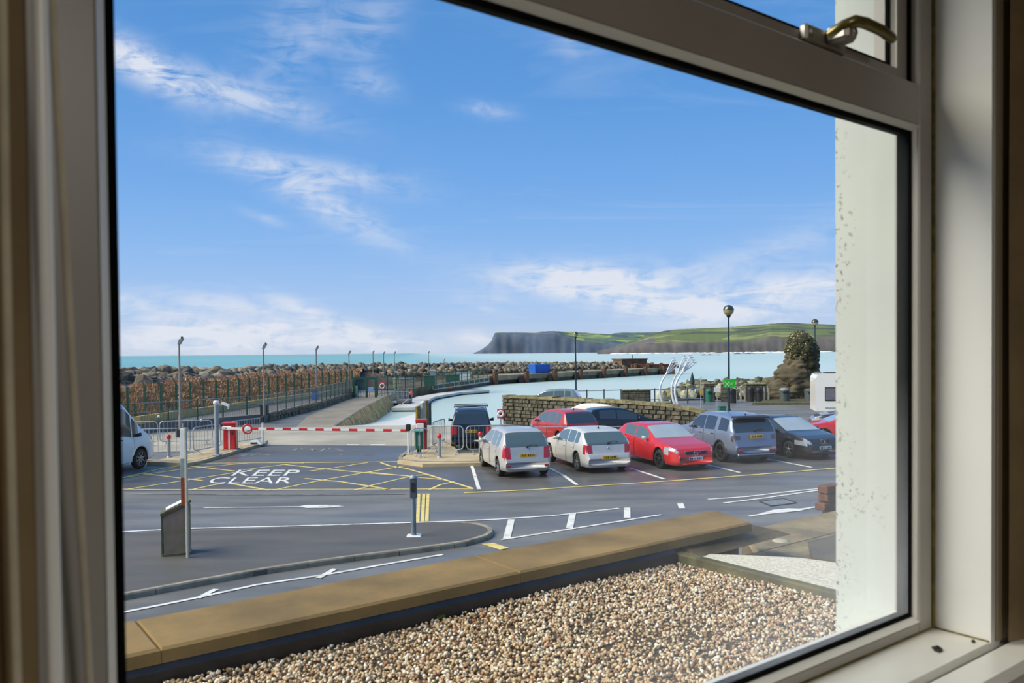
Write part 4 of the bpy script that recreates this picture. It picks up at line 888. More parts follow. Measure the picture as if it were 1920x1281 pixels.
Dd = dict(L=4.60, W=1.90, H=1.73, r=.36, ra=.90, fa=3.64, zb=.30,
    top=[(0, .62), (.02, .70), (.05, .78), (.08, 1.0), (.12, 1.10), (.17, 1.18), (.36, 1.50), (.46, 1.62), (.8, 1.68), (1.6, 1.73), (2.3, 1.71), (2.6, 1.66), (3.2, 1.22), (3.35, 1.16), (4.1, 1.06), (4.4, .96), (4.55, .80), (4.6, .6)],
    belt=[(0, 1.12), (.9, 1.14), (3.3, 1.06), (4.6, 1.0)], glass=(.12, .42, 2.6, 3.2), side_windows=[(.44, 1.05), (1.28, 2.0), (2.07, 2.95)], doors=[(1.22, 2.02), (2.04, 3.0)],
    paint=p_blue, rplate=(.02, .96, .52, .13, 0), rear_light=(.20, .86, 1.02), tl=m_tail2, sg=g_tint, rg=g_dark, rim=m_rimd, spokes=5, clad=1, archtrim=1, skid=1, antenna=.72, spoiler=(.34, 1.64), spm=m_trim, refl=[(-.01, .48, .5, .75)], round=(.15, .2), wiper=(.13, 1.16), handle=m_trim, tumble=.26)
make_car('estate_car', 'tall blue-grey sport utility car with a yellow number plate, seen from behind', Dd, place((1352, 866), (.90, .88), rad(PH)), rad(PH), 'cars parked in the front row')
E_ = dict(L=4.32, W=1.77, H=1.46, r=.32, ra=.75, fa=3.35, zb=.17,
    top=[(0, .52), (.03, .64), (.08, .88), (.16, 1.0), (.5, 1.3), (.62, 1.38), (1.0, 1.44), (1.5, 1.46), (1.9, 1.445), (2.15, 1.40), (3.1, .99), (3.25, .95), (3.85, .86), (4.15, .76), (4.28, .62), (4.32, .48)],
    belt=[(0, .98), (.8, 1.0), (3, .88), (4.32, .74)], glass=(.16, .6, 2.15, 3.1), side_windows=[(.85, 1.6), (1.70, 2.62)], doors=[(.95, 1.66), (1.68, 2.70)],
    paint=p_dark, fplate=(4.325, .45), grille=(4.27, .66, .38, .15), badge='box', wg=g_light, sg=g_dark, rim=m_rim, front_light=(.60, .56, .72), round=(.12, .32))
make_car('hatchback', 'near-black hatchback facing the road beside the tall blue-grey car', E_, place((1479, 859), (3.35, -.84), rad(180-19)), rad(180-19), 'cars parked in the front row')
def variant(base, **kw): d = dict(base); d.update(kw); return d
Fr = variant(E_, paint=p_red, sg=g_dark, grille=None, fplate=None)
a = D(1585, 850, 33.6); make_car('hatchback', 'red hatchback half hidden behind the near-black car at the white wall', Fr, (a.x+2.6, a.y+.4, 0), rad(-80), 'cars parked behind the front row')
make_car('estate_car', 'dark blue car of which only the roof corner shows beside the caravan', variant(E_, paint=paint('navy_paint', S(40, 52, 74)), grille=None, fplate=None), (D(1640, 800, 38.5).x+1.5, 38.5, 0), rad(-75), 'cars parked behind the front row')
a = D(1103, 840, 34.1); make_car('hatchback', 'faded red hatchback seen from behind in the second parked row', variant(A, paint=p_red2, H=1.5, rear_light=(.17, .72, 1.0), rg=g_dark, wiper=None, antenna=.9, W=1.70), (a.x-.2, a.y, 0), rad(-24), 'cars parked behind the front row')
a = D(1101, 830, 39.2); make_car('estate_car', 'white estate car mostly hidden behind the faded red hatchback', variant(C, paint=p_wh, H=1.5, mirror=p_wh, grille=None, fplate=None, badge=None, sg=g_dark, rim=m_rim), (a.x+2.0, a.y+1.0, 0), rad(-68), 'cars parked behind the front row')
a = D(1262, 830, 35.6); make_car('saloon_car', 'dark saloon car facing right between the red hatchback and the stone wall', variant(E_, paint=p_blk, grille=None, fplate=None, sg=g_dark, wg=g_mid, L=4.32), (a.x-4.1, a.y+1.5, 0), rad(82), 'cars parked behind the front row')
a = D(1040, 760, 54.5); make_car('hatchback', 'grey-green car roof showing above the stone wall near the harbour railing', variant(A, paint=paint('grey_green_paint', S(126, 140, 138)), rplate=None, wiper=None), (a.x+1.8, a.y, 0), rad(-78), 'cars parked behind the front row')
Kv = dict(L=4.4, W=1.72, H=1.70, r=.31, ra=.75, fa=3.4, zb=.22,
    top=[(0, .55), (.02, .66), (.04, .95), (.07, 1.05), (.10, 1.12), (.2, 1.5), (.28, 1.62), (.6, 1.69), (2.4, 1.70), (2.8, 1.64), (3.4, 1.15), (3.6, 1.08), (4.2, .92), (4.36, .7), (4.4, .5)],
    belt=[(0, 1.02), (4.4, .9)], glass=(.09, .26, 2.8, 3.4), side_windows=[(2.3, 3.1)], doors=[(2.2, 3.1)], paint=p_blk, rplate=(.03, .78, .5, .12), rear_light=(.09, .62, .98), rg=g_dark, sg=g_tint, mirror=m_trim, round=(.06, .2), tumble=.22)
a = D(884, 845, 33.2); v = make_car('van', 'black panel van seen from behind through the steel crowd barriers', Kv, (a.x, a.y, 0), rad(-3), None, 'van')
g = MB(); [g.tube([(.9+k*1.3, -.72, 1.70), (.9+k*1.3, -.7, 1.76), (.9+k*1.3, .7, 1.76), (.9+k*1.3, .72, 1.70)], .02, 6) for k in range(2)]; g.build('roof_bar', m_trim, v)
Wv = dict(L=5.4, W=2.0, H=2.45, r=.36, ra=1.05, fa=4.50, zb=.24,
    top=[(0, .6), (.02, 1.2), (.04, 1.8), (.08, 2.25), (.18, 2.42), (3.5, 2.45), (3.75, 2.40), (4.75, 1.38), (4.95, 1.24), (5.25, 1.12), (5.36, .9), (5.4, .5)],
    belt=[(0, 1.25), (3.4, 1.25), (4.6, 1.10), (5.4, .95)], glass=(.05, .06, 3.85, 4.72), side_windows=[(3.40, 4.02), (4.07, 4.45)], doors=[(3.3, 4.15)], paint=p_wh, sg=g_mid, wg=g_mid, mirror=m_trim, round=(.04, .16), rear_light=(.03, .9, 1.3), front_light=(.35, .85, 1.05), tumble=.10, handle=m_trim, rim=m_rim, spokes=8, tl=m_tail)
make_car('van', 'large white panel van entering from the left edge of the car park', Wv, place((262, 879), (4.50, -.92), rad(12)), rad(12), None, 'van')
# caravan
a = D(1530, 780, 46.5); cv = thing('caravan', 'white touring caravan at the right beside the white wall', 'caravan', (a.x, a.y, 0), rad(-12))
g = MB(); prof = [(0, .45), (0, 2.35), (.10, 2.55), (.3, 2.62), (5.2, 2.62), (5.5, 2.4), (5.6, 1.2), (5.5, .45)]
g.hull([(x, 0, z) for x, z in prof], [(x, 2.2, z) for x, z in prof]); g.build('caravan_body', p_wh, cv)
for (x0, x1) in ((.48, 1.5), (2.2, 3.2)):
    g = MB(); g.box(x0, x1, -.04, .01, 1.05, 1.85, .05); o = g.build('window_frame', m_dark, cv); g = MB(); g.box(x0+.05, x1-.05, -.05, -.035, 1.12, 1.78, .01); g.build('window_pane', M('caravan_window', S(120, 116, 126), .2, coat=1), o)
g = MB(); g.box(.5, 5.2, -.02, .02, .62, .68); g.build('side_stripe', M('grey_stripe', S(150, 160, 175), .5), cv); g = MB(); g.box(.6, 1.6, .5, 1.4, 2.62, 2.68, .02); g.build('roof_vent', m_plast, cv)
wheel(cv, 2.9, .12, .32, -1, m_rim)
wheel(cv, 2.9, 2.08, .32, 1, m_rim)
# ---------------------------------------------------------------- markings
m_wl = M('worn_white_line', S(224, 222, 212), .7, var=.3, scale=3, col2=S(150, 150, 146), lo=.25, hi=.5); m_yl = M('worn_yellow_line', S(222, 200, 120), .7, var=.25, scale=3, col2=S(170, 150, 92), lo=.25, hi=.5)
m_fl = M('faded_line', S(150, 150, 142), .7, var=.3, scale=3, col2=S(98, 100, 100))
def pline(uv, wd, z0=.008, g=None):
    P = [G(u, v, 0) for u, v in uv]
    for a, b2 in zip(P[:-1], P[1:]): g.line(a, b2, wd, z0)
def marking(name, label, segs, mat, wd, z0=.008, cat='marking', group=None):
    g = MB()
    for i, s_ in enumerate(segs): pline(s_, wd, z0+.0004*(i % 7), g)
    o = g.build(name, mat); tag(o, label, cat, group, 'structure'); return o
marking('yellow_box_marking', 'yellow criss-cross keep-clear box painted in front of the barriers', [
    [(228, 918), (300, 919), (888, 917.5)], [(228, 897), (300, 880), (345, 873)], [(345, 873), (400, 869), (500, 868.5), (700, 867), (745, 866)],
    [(714, 868), (730, 874), (762, 879), (800, 890), (888, 917)], [(228, 897), (345, 880), (470, 868.5)], [(240, 918), (345, 902), (440, 887)], [(262, 888), (345, 898), (380, 902)],
    [(345, 873), (440, 884)], [(355, 920), (395, 911), (420, 907)], [(430, 907), (505, 920)], [(512, 920), (560, 910), (600, 902), (690, 886), (760, 874)], [(455, 882), (540, 871), (570, 869)],
    [(535, 872), (600, 879), (690, 888), (765, 893)], [(582, 884), (620, 879), (690, 868)], [(572, 898), (640, 904), (735, 919)], [(665, 920), (700, 910), (770, 894), (800, 890)], [(690, 886), (770, 894)], [(785, 896), (830, 900)], [(805, 919), (825, 910), (852, 904)]], m_yl, .10)
marking('bay_marking', 'yellow line along the mouth of the parking bays', [[(870, 925), (1000, 919), (1075, 914), (1250, 903), (1400, 892), (1567, 878.5)]], m_yl, .12, .0085)
marking('bay_marking', 'white bay line left of the silver hatchback', [[(884, 872), (898, 918)]], m_wl, .11, .009)
marking('bay_marking', 'white bay line between the two silver cars', [[(1030, 878), (1058, 893), (1082, 910)]], m_wl, .11, .009)
marking('bay_marking', 'white bay line between the pale silver and the red car', [[(1180, 878), (1246, 899)]], m_wl, .11, .009)
marking('bay_marking', 'white bay line beside the front of the red car', [[(1327, 872), (1388, 887)]], m_wl, .11, .009)
marking('bay_marking', 'white bay line in front of the near-black car', [[(1438, 861), (1522, 877)]], m_wl, .11, .009)
marking('road_marking', 'faint pale line beyond the yellow box edge', [[(228, 926), (420, 928), (640, 928), (760, 927)]], m_fl, .10)
marking('road_marking', 'long thin centre line with a flat arrow left of the ticket post', [[(382, 953), (560, 951), (636, 949.5)]], m_wl, .07)
g = MB(); g.prism(gp([(562, 949.5), (575, 947.5), (612, 947.2), (645, 949.5), (612, 952.3), (575, 952.6)], .01), .009, .013); tag(g.build('arrow_marking', m_wl), 'flat white arrow painted on the road in front of the yellow box', 'marking', None, 'structure')
marking('cycle_lane_marking', 'cream line along the far edge of the footway', [[(228, 998), (345, 992), (560, 987), (830, 979), (925, 975), (1035, 968), (1160, 954)]], m_wl, .10)
marking('hatched_marking', 'white bars between two lines past the tip of the footway', [[(940, 1013), (1075, 992), (1240, 966)], ], m_wl, .09)
for i, (a, b2, lab) in enumerate((((959, 975), (950, 1011), 'slanted white bar nearest the footway tip'), ((1074, 963), (1068, 991), 'second white bar from the footway tip'), ((1176, 953), (1176, 972), 'third white bar from the footway tip'), ((1275, 944), (1279, 954), 'short white bar above the right end of the sandstone coping'))):
    marking('bar_marking', lab, [[a, b2]], m_wl, .16, .0095)
marking('road_marking', 'lower white line beside the near kerb and parapet', [[(228, 1150), (345, 1127), (480, 1098), (620, 1077), (740, 1056), (830, 1041)]], m_wl, .09)
marking('road_marking', 'short slanted white tick on the near road by the left frame', [[(371, 1123), (405, 1106)]], m_wl, .11, .0095)
marking('road_marking', 'short slanted white tick right of the first one', [[(597, 1085), (628, 1068)]], m_wl, .11, .0095)
marking('road_marking', 'twin white lines at the right beyond the coping', [[(1328, 937), (1400, 932), (1475, 923), (1567, 914)], [(1358, 944), (1430, 935), (1500, 925), (1567, 915.5)]], m_wl, .10)
marking('road_marking', 'white edge line beside the brick pier', [[(1405, 969), (1440, 963), (1500, 956), (1567, 946)]], m_wl, .10)
g = MB(); g.prism(gp([(1412, 967), (1450, 956), (1478, 953.5), (1500, 954), (1535, 950), (1500, 958), (1450, 963)], .01), .009, .013); tag(g.build('arrow_marking', m_wl), 'white arrow head on the road left of the brick pier', 'marking', None, 'structure')
for k, (x0, lab) in enumerate(((781, 'left of the three yellow stripes behind the ticket post'), (790, 'middle of the three yellow stripes behind the ticket post'), (798, 'right of the three yellow stripes behind the ticket post'))):
    g = MB(); g.prism(gp([(x0+2, 926), (x0+7.5, 926), (x0+5.5, 979), (x0-1.5, 979)], .01), .0085, .012); tag(g.build('stripe_marking', m_yl), lab, 'marking', None, 'structure')
g = MB(); g.prism(gp([(903, 1020), (925, 1018), (955, 1028), (938, 1031)], .01), .0085, .012); tag(g.build('stripe_marking', m_yl), 'yellow patch at the kerb beyond the sandstone coping', 'marking', None, 'structure')
for (a, b2) in (((650, 834.5), (672, 834.5)), ((694, 834.5), (722, 834.2))):
    marking('give_way_marking', 'white dash at the edge of the concrete lane by x' if 0 else ('left white dash at the edge of the concrete lane' if a[0] < 660 else 'right white dash at the edge of the concrete lane'), [[a, b2]], m_wl, .25, .009)
def ground_text(txt, p00, p10, p01, mat, label, capw, tgt=None):
    me = text_mesh(txt, mat, .002); a = G(*p00); b2 = G(*p10); c = G(*p01)
    vs = np.empty(len(me.vertices)*3); me.vertices.foreach_get('co', vs); vs = vs.reshape(-1, 3)
    w_ = vs[:, 0].max()-vs[:, 0].min(); h_ = vs[:, 1].max()-vs[:, 1].min(); s_ = (vs[:, 0]-vs[:, 0].min())/w_; t_ = (vs[:, 1]-vs[:, 1].min())/h_
    out = np.stack([a.x+(b2.x-a.x)*s_+(c.x-a.x)*t_, a.y+(b2.y-a.y)*s_+(c.y-a.y)*t_, .012+vs[:, 2]*1.0], -1); me.vertices.foreach_set('co', out.reshape(-1)); me.update()
    o = bpy.data.objects.new('road_lettering', me); COL.objects.link(o); tag(o, label, 'marking', None, 'structure'); return o
ground_text('KEEP', (433, 893), (556, 893), (448, 882), m_wl, 'white word KEEP painted inside the yellow box', 1)
ground_text('CLEAR', (387, 907.5), (544, 907.5), (402, 896), m_wl, 'white word CLEAR painted inside the yellow box', 1)
# worn, unreadable strokes of old lettering near the barriers
g = MB()
for (a, b2) in (((549, 846), (560, 841)), ((560, 841), (570, 843)), ((575, 847), (592, 845)), ((583, 842), (590, 846)), ((600, 847), (612, 841)), ((612, 841), (620, 843)), ((628, 842), (644, 846)), ((449, 856), (466, 853)), ((470, 855), (480, 852)), ((484, 852), (490, 851)), ((498, 853), (508, 854)), ((500, 846), (506, 846)), ((683, 854), (700, 853)), ((636, 853), (641, 855))):
    pline([a, b2], .12, .009, g)
tag(g.build('worn_lettering', m_fl), 'worn unreadable old lettering on the asphalt in front of the barrier', 'marking', None, 'structure')
mh = thing('manhole_cover', 'rectangular steel manhole cover in the road near the brick pier', 'manhole'); mh['kind'] = 'structure'
P_ = gp([(1424, 940), (1470, 935), (1493, 943), (1446, 949)], .012); g = MB(); g.prism(P_, 0, .012); g.build('cover_plate', M('worn_steel_cover', S(150, 152, 150), .5, .3, var=.2, scale=8), mh)
g = MB(); 
for i in range(4): g.line(P_[i], P_[(i+1) % 4], .06, .01, .008)
g.build('cover_frame', M('dark_iron', S(60, 62, 64), .6, .3), mh)
# ---------------------------------------------------------------- footway with kerb stones
FZ = .09
fo_pts = [(-200, 1030), (228, 1000), (560, 989), (830, 981), (895, 981), (915, 988), (922, 996), (912, 1004), (870, 1016), (620, 1048), (345, 1093), (228, 1115), (-200, 1195)]
o = slab('pavement', fo_pts, 0, FZ, m_foot); struct(o); o['label'] = 'dark asphalt footway island in front of the parapet'
kb = thing('kerb', 'weathered concrete kerb along the near edge of the footway', 'kerb'); kb['kind'] = 'structure'
kp = [(60, 1146), (228, 1115), (345, 1093), (480, 1069), (620, 1048), (760, 1031), (870, 1016), (912, 1004), (922, 996), (915, 988), (895, 981.5), (850, 979.5)]
KP = [G(u, v, FZ) for u, v in kp]
acc = [];
for p, d in along(KP, .30): acc.append((p, d))
i = 0
while i < len(acc)-1:
    bend = acc[i][0].x > G(870, 1016, FZ).x-.5; st = 1 if bend else 3; j = min(i+st, len(acc)-1)
    a, b2 = acc[i][0], acc[j][0]; d = (b2-a).normalized(); nn = Vector((-d.y, d.x, 0)); a = a+d*.006; b2 = b2-d*.006
    g = MB(); q = [a-nn*.06, b2-nn*.06, b2+nn*.06, a+nn*.06]
    g.hull([Vector((p.x, p.y, 0)) for p in q], [Vector((p.x, p.y, FZ-.01)) for p in q]); q2 = [a-nn*.045, b2-nn*.045, b2+nn*.055, a+nn*.055]; g.hull([Vector((p.x, p.y, FZ-.01)) for p in q], [Vector((p.x, p.y, FZ+.015)) for p in q2])
    g.build('kerb_stone', m_kerb, kb); i = j
# islands
o = slab('pavement', [(275, 866), (345, 853), (400, 842), (488, 826), (500, 829), (440, 846), (378, 864), (350, 869)], 0, .12, m_beige); struct(o); o['label'] = 'beige paved island under the left barrier'
for (pts, lab) in (([(275, 868), (350, 871.5), (378, 866.5), (440, 848), (500, 831)], 'pale kerb round the left barrier island'), ([(1010, 866), (905, 871), (792, 873), (745, 866.5), (766, 850)], 'pale kerb round the right barrier island')):
    P = [G(u, v, 0) for u, v in pts]; kb2 = thing('kerb', lab, 'kerb'); kb2['kind'] = 'structure'
    al = along(P, .92)
    for (a, d), nx in zip(al, al[1:]+[(P[-1], al[-1][1])]):
        d2 = (nx[0]-a); 
        if d2.length < .1: continue
        ln = d2.length-.015; d2.normalize(); nn = Vector((-d2.y, d2.x, 0))
        g = MB(); q = [a-nn*.07, a+d2*ln-nn*.07, a+d2*ln+nn*.07, a+nn*.07]; g.hull(q, [p+Vector((0, 0, .13)) for p in q]); g.build('kerb_stone', m_kerb if 'right' in lab else m_beige, kb2)
o = slab('pavement', [(745, 864), (768, 849), (800, 835), (838, 830), (852, 838), (862, 850), (1010, 847), (1010, 862), (905, 868), (792, 870)], 0, .12, m_beige); struct(o); o['label'] = 'beige paved island under the right barrier'
# ---------------------------------------------------------------- barriers and street things
m_redp = M('red_barrier_paint', S(214, 22, 32), .35, var=.05, coat=.5); m_whp = M('white_barrier_paint', S(232, 230, 224), .4, var=.04); m_gp = M('grey_post_paint', S(158, 166, 168), .45, .2, var=.08)
def ez(u, v, z=.12): p = G(u, v, z); return (p.x, p.y, z)
bc = thing('barrier_cabinet', 'bright red car park barrier cabinet with a white band on the left island', 'barrier', ez(433, 843), .05)
g = MB(); g.box(-.25, .25, -.2, .2, .03, 1.10, .03); g.build('cabinet_body', m_redp, bc); g = MB(); g.box(-.29, .27, -.24, .22, 1.06, 1.13, .02); g.build('cabinet_lid', m_redp, bc)
g = MB(); g.box(-.04, .02, -.212, -.2, .03, .85); g.build('white_stripe', m_whp, bc); g = MB(); g.box(-.27, .12, -.30, -.2, .84, .98, .03); g.build('boom_clamp', m_whp, bc); g = MB(); g.box(-.3, .3, -.25, .25, 0, .04); g.build('base_plate', m_steel, bc)
g = MB(); g.box(.09, .15, -.212, -.2, .62, .72); g.build('lock', m_trim, bc); g = MB(); g.box(-.14, .0, -.306, -.3, .895, .925); g.build('dark_label', m_dark, bc)
pa = Vector(ez(444, 843)); pb = Vector(ez(766, 849)); dd_ = pb-pa; L = dd_.length
bm_ = thing('barrier_boom', 'long red and white striped barrier boom lowered across the lane', 'barrier', (pa.x-.3, pa.y-.27, 1.02), math.atan2(dd_.y, dd_.x))
n_ = 22
for k in range(n_):
    g = MB(); x0 = k*(L+.4)/n_; g.box(x0, x0+(L+.4)/n_, -.02, .02, -.045-.00, .045); g.build('boom_segment', m_redp if k % 2 and k > 2 else m_whp, bm_)
g = MB(); g.tube([(1.0, 0, -.05), (L+.3, 0, -.05)], .008, 5); g.build('boom_trim', m_steel, bm_)
no = thing('prohibition_sign', 'round red-rimmed sign hanging at the left end of the boom', 'sign', (pa.x+.6, pa.y-.26+.9*dd_.y/dd_.x, 1.0))
g = MB(); g.lathe([(.15, 0), (.15, -.02), (.21, -.02), (.21, 0), (.15, 0)], n=24, axis='y'); g.build('sign_rim', m_redp, no); g = MB(); g.lathe([(.001, -.01), (.15, -.01), (.15, 0)], n=24, axis='y'); g.build('sign_face', m_whp, no)
def rest_post(uv, label, h=1.15):
    t = thing('boom_rest_post', label, 'post', ez(*uv))
    g = MB(); g.box(-.04, .04, -.04, .04, .02, h-.2, .01); g.build('post', m_whp, t); g = MB(); g.box(-.09, .09, -.09, .09, h-.22, h+.04, .03); g.build('boom_cradle', m_trim, t); g = MB(); g.box(-.14, .14, -.14, .14, 0, .03, .005); g.build('base_plate', m_steel, t)
rest_post((493, 832), 'white boom rest post with black head at the left island tip'); rest_post((766, 852), 'grey boom rest post with black head at the right end of the boom', 1.12)
t = thing('fallen_base', 'white concrete barrier foot lying at the tip of the left island', 'block', ez(480, 833)); g = MB(); g.hull([(-.35, -.15, 0), (.3, -.15, 0), (.3, .15, 0), (-.35, .15, 0)], [(-.2, -.1, .16), (.12, -.1, .16), (.12, .1, .16), (-.2, .1, .16)]); g.build('block_body', m_whp, t); g = MB(); g.box(-.2, .1, -.17, -.1, .02, .09, .02); g.build('dark_slot', m_trim, t)
cp_ = thing('camera_post', 'thick grey post carrying a white security camera on an arm', 'post', ez(407, 854))
g = MB(); g.cyl((0, 0, 0), (0, 0, 2.05), .085, .08, 16); g.build('post', m_gp, cp_); g = MB(); g.lathe([(.001, 2.13), (.10, 2.12), (.12, 2.04), (.10, 1.98), (.08, 1.96)], n=16); g.build('post_cap', m_whp, cp_)
g = MB(); g.tube([(.06, 0, 1.98), (.2, -.02, 2.0), (.3, -.02, 2.0)], .02, 6); ca = g.build('camera_arm', m_whp, cp_); g = MB(); g.sm = False; g.hull([(.22, -.07, 1.98), (.22, .05, 1.98), (.22, .05, 2.08), (.22, -.07, 2.08)], [(.5, -.08, 1.88), (.5, .04, 1.88), (.5, .04, 1.98), (.5, -.08, 1.98)]); g.cyl((.46, -.02, 1.9), (.48, -.02, 1.78), .03, .025, 8); g.build('camera_body', m_whp, ca)
g = MB(); g.box(-.14, .14, -.14, .14, 0, .04, .01); g.build('base_plate', m_gp, cp_)
def bollard(uv, label, h=.85, group='grey bollards with red caps'):
    t = thing('bollard', label, 'bollard', ez(*uv), group=group)
    g = MB(); g.cyl((0, 0, 0), (0, 0, h-.1), .065, .065, 14); g.build('bollard_post', m_gp, t); g = MB(); g.lathe([(.07, h-.13), (.085, h-.10), (.085, h-.02), (.06, h+.02), (.001, h+.03)], n=14); g.build('red_cap', m_redp, t); g = MB(); g.lathe([(.10, 0), (.10, .03), (.065, .04)], n=14); g.build('base_ring', m_steel, t)
bollard((317, 858), 'grey bollard with a red cap by the white van'); bollard((824, 858), 'grey bollard with a red cap left of the black van'); bollard((901, 853), 'grey bollard with a red cap beside the silver hatchback')
m_gal = M('barrier_galvanised', S(176, 184, 186), .4, .4, var=.08)
bars_cache = {}
def crowd(uv0, uv1, label, h=1.08, z=.12, nb=14, group='steel crowd barriers'):
    a, b2 = G(*uv0, z), G(*uv1, z); d = b2-a; L = d.length; t = thing('crowd_barrier', label, 'barrier', (a.x, a.y, z), math.atan2(d.y, d.x), group)
    r_ = .16; z0 = .18; pts = []
    for (cx, cz, a0) in ((L-r_, h-r_, 90), (L-r_, z0+r_, 0), (r_, z0+r_, -90), (r_, h-r_, -180)):
        for k in range(5): th = math.radians(a0-k*22.5); pts.append((cx+r_*math.cos(th), 0, cz+r_*math.sin(th)))
    pts.append(pts[0]); g = MB(); g.tube(pts, .021, 8, False); g.build('frame', m_gal, t)
    g = MB(); g.cyl((0, 0, z0), (0, 0, h), .0075, n=5); bar = g.build('bar', m_gal, t); n = max(4, int(L/.16))
    for k in range(1, n):
        q = bar if k == 1 else cp(bar, t); q.location = (L*k/n, 0, 0)
    for x in (.25, L-.25):
        g = MB(); g.tube([(x, -.28, .015), (x, -.05, .1), (x, 0, z0), (x, .05, .1), (x, .28, .015)], .018, 6); g.build('foot', m_gal, t)
    return t
crowd((262, 858), (357, 855), 'crowd barrier between the white van and the rusty sign post'); crowd((363, 854), (414, 844), 'slanting crowd barrier left of the grey camera post')
crowd((300, 836), (398, 833), 'crowd barrier standing behind the first one near the white van', z=.01); crowd((226, 838), (296, 836), 'crowd barrier half hidden behind the white van', z=.01)
crowd((434, 838), (492, 829), 'crowd barrier behind the red cabinet'); 
crowd((771, 859), (803, 857), 'crowd barrier set askew in front of the green box'); crowd((806, 851), (869, 852), 'crowd barrier left of the van number plate'); crowd((875, 852), (945, 850), 'crowd barrier right of the van number plate')
crowd((811, 843), (834, 832), 'leaning crowd barrier beside the green box')
def nrail(u0, v0, u1, v1, n, label):
    a, b2 = G(u0, v0), G(u1, v1); t = thing('guard_rail', label, 'railing'); g = MB(); g.tube([a+Vector((0, 0, 1)), b2+Vector((0, 0, 1))], .03, 6); g.build('rail', m_steel, t); g = MB(); g.tube([a+Vector((0, 0, .5)), b2+Vector((0, 0, .5))], .02, 6); g.build('rail', m_steel, t)
    for k in range(n): p = a.lerp(b2, k/(n-1)); g = MB(); g.cyl((p.x, p.y, 0), (p.x, p.y, 1.0), .03, n=6); g.build('post', m_steel, t)
nrail(940, 849, 1180, 847, 5, 'steel guard rail running behind the two silver cars')
rc = thing('barrier_cabinet', 'second barrier cabinet with red top behind the green box', 'barrier', ez(791, 842), -.05)
g = MB(); g.box(-.2, .2, -.18, .18, 0, 1.14, .02); g.build('cabinet_body', M('dark_red_paint', S(150, 30, 36), .4, var=.1), rc); g = MB(); g.box(-.22, .22, -.22, .22, 1.10, 1.22, .02); g.build('cabinet_lid', m_redp, rc); g = MB(); g.box(-.18, .14, -.26, -.18, .78, 1.06, .03); g.build('boom_clamp', m_whp, rc)
gb = thing('ticket_machine', 'green cylindrical machine on the right island beside the boom end', 'machine', ez(786, 850), .1)
m_grn = M('green_cabinet', S(20, 110, 84), .45, var=.06)
g = MB(); g.box(-.17, .15, -.14, .14, .15, .85, .05); g.build('machine_body', m_grn, gb); g = MB(); g.box(-.19, .17, -.16, .16, .83, .90, .02); g.build('machine_lid', M('pale_green', S(120, 170, 160), .5), gb); g = MB(); g.box(-.08, .08, -.08, .08, 0, .16); g.build('plinth', m_trim, gb); g = MB(); g.box(-.04, .06, -.155, -.14, .3, .72); g.build('front_panel', m_gp, gb)
# information lectern and sign post on the footway
lt = thing('information_lectern', 'weathered wooden lectern with slanted top and white panel on the footway', 'lectern', tuple(G(306, 1044, FZ)), 0.40)
m_wood = M('weathered_timber', S(152, 128, 116), .85, var=.25, scale=3.5, bump=.3, bscale=20, col2=S(122, 118, 84))
m_woodb = M('mossy_timber_edge', S(104, 104, 76), .9, var=.25, scale=6)
wl = .50
g = MB(); g.hull([(0, 0, .0), (wl, 0, .0), (wl, .36, .0), (0.0, .36, .0)], [(0, 0, .80), (wl, 0, 1.02), (wl, .36, 1.02), (0, .36, .80)]); g.build('lectern_body', m_wood, lt)
for x0, x1 in ((0.0, wl),):
    for k in range(4):
        g = MB(); xx = .012+k*.1245; z1 = .76+.22*(xx/wl); g.hull([(xx, -.02, .05), (xx+.1235, -.02, .05), (xx+.1235, 0, .05), (xx, 0, .05)], [(xx, -.02, z1), (xx+.1235, -.02, z1+.05), (xx+.1235, 0, z1+.05), (xx, 0, z1)]); g.build('plank', m_wood, lt)
g = MB(); g.hull([(-.04, -.04, .79), (wl+.02, -.04, 1.03), (wl+.02, .40, 1.03), (-.04, .40, .79)], [(-.04, -.04, .84), (wl+.02, -.04, 1.08), (wl+.02, .40, 1.08), (-.04, .40, .84)]); g.build('slanted_top', m_woodb, lt)
g = MB(); g.hull([(.06, .03, .887+.00), (.40, .03, 1.043), (.40, .33, 1.043), (.06, .33, .887)], [(.06, .03, .90), (.40, .03, 1.056), (.40, .33, 1.056), (.06, .33, .90)]); g.build('information_panel', m_whp, lt)
g = MB(); g.box(-.02, wl+.02, -.035, .38, -.01, .05, .01); g.build('base_rail', m_woodb, lt); g = MB(); g.box(-.03, 0, -.02, .03, .0, .80); g.build('corner_batten', m_woodb, lt)
sp_ = thing('sign_post', 'tall board seen edge-on, white above grey above rust red, beside the lectern', 'sign', tuple(G(349, 1046, FZ)), 0.0)
m_rst = M('rust_red_edge', S(150, 66, 30), .85, var=.25, scale=8); m_gg = M('grey_green_edge', S(138, 156, 152), .7, var=.15, scale=6)
g = MB(); g.box(.008, .05, -.03, .03, -.02, 2.52, .006); g.build('post', M('cream_post', S(206, 200, 178), .6, var=.1), sp_)
for (z0, z1, mm, nm) in ((1.02, 1.55, m_rst, 'rusty_edge'), (1.55, 1.92, m_gg, 'grey_edge'), (1.92, 2.50, m_whp, 'white_edge')):
    g = MB(); g.box(-.072, .006, -.02, .07, z0, z1, .004); g.build(nm, mm, sp_)
g = MB(); g.cyl((-.03, .03, 2.5), (-.03, .03, 2.6), .02, n=8); g.build('finial', m_gp, sp_)
tp = thing('ticket_post', 'slim grey metal post with a boxed head and pale base plate on the footway', 'post', tuple(G(776, 1005, FZ)), .05)
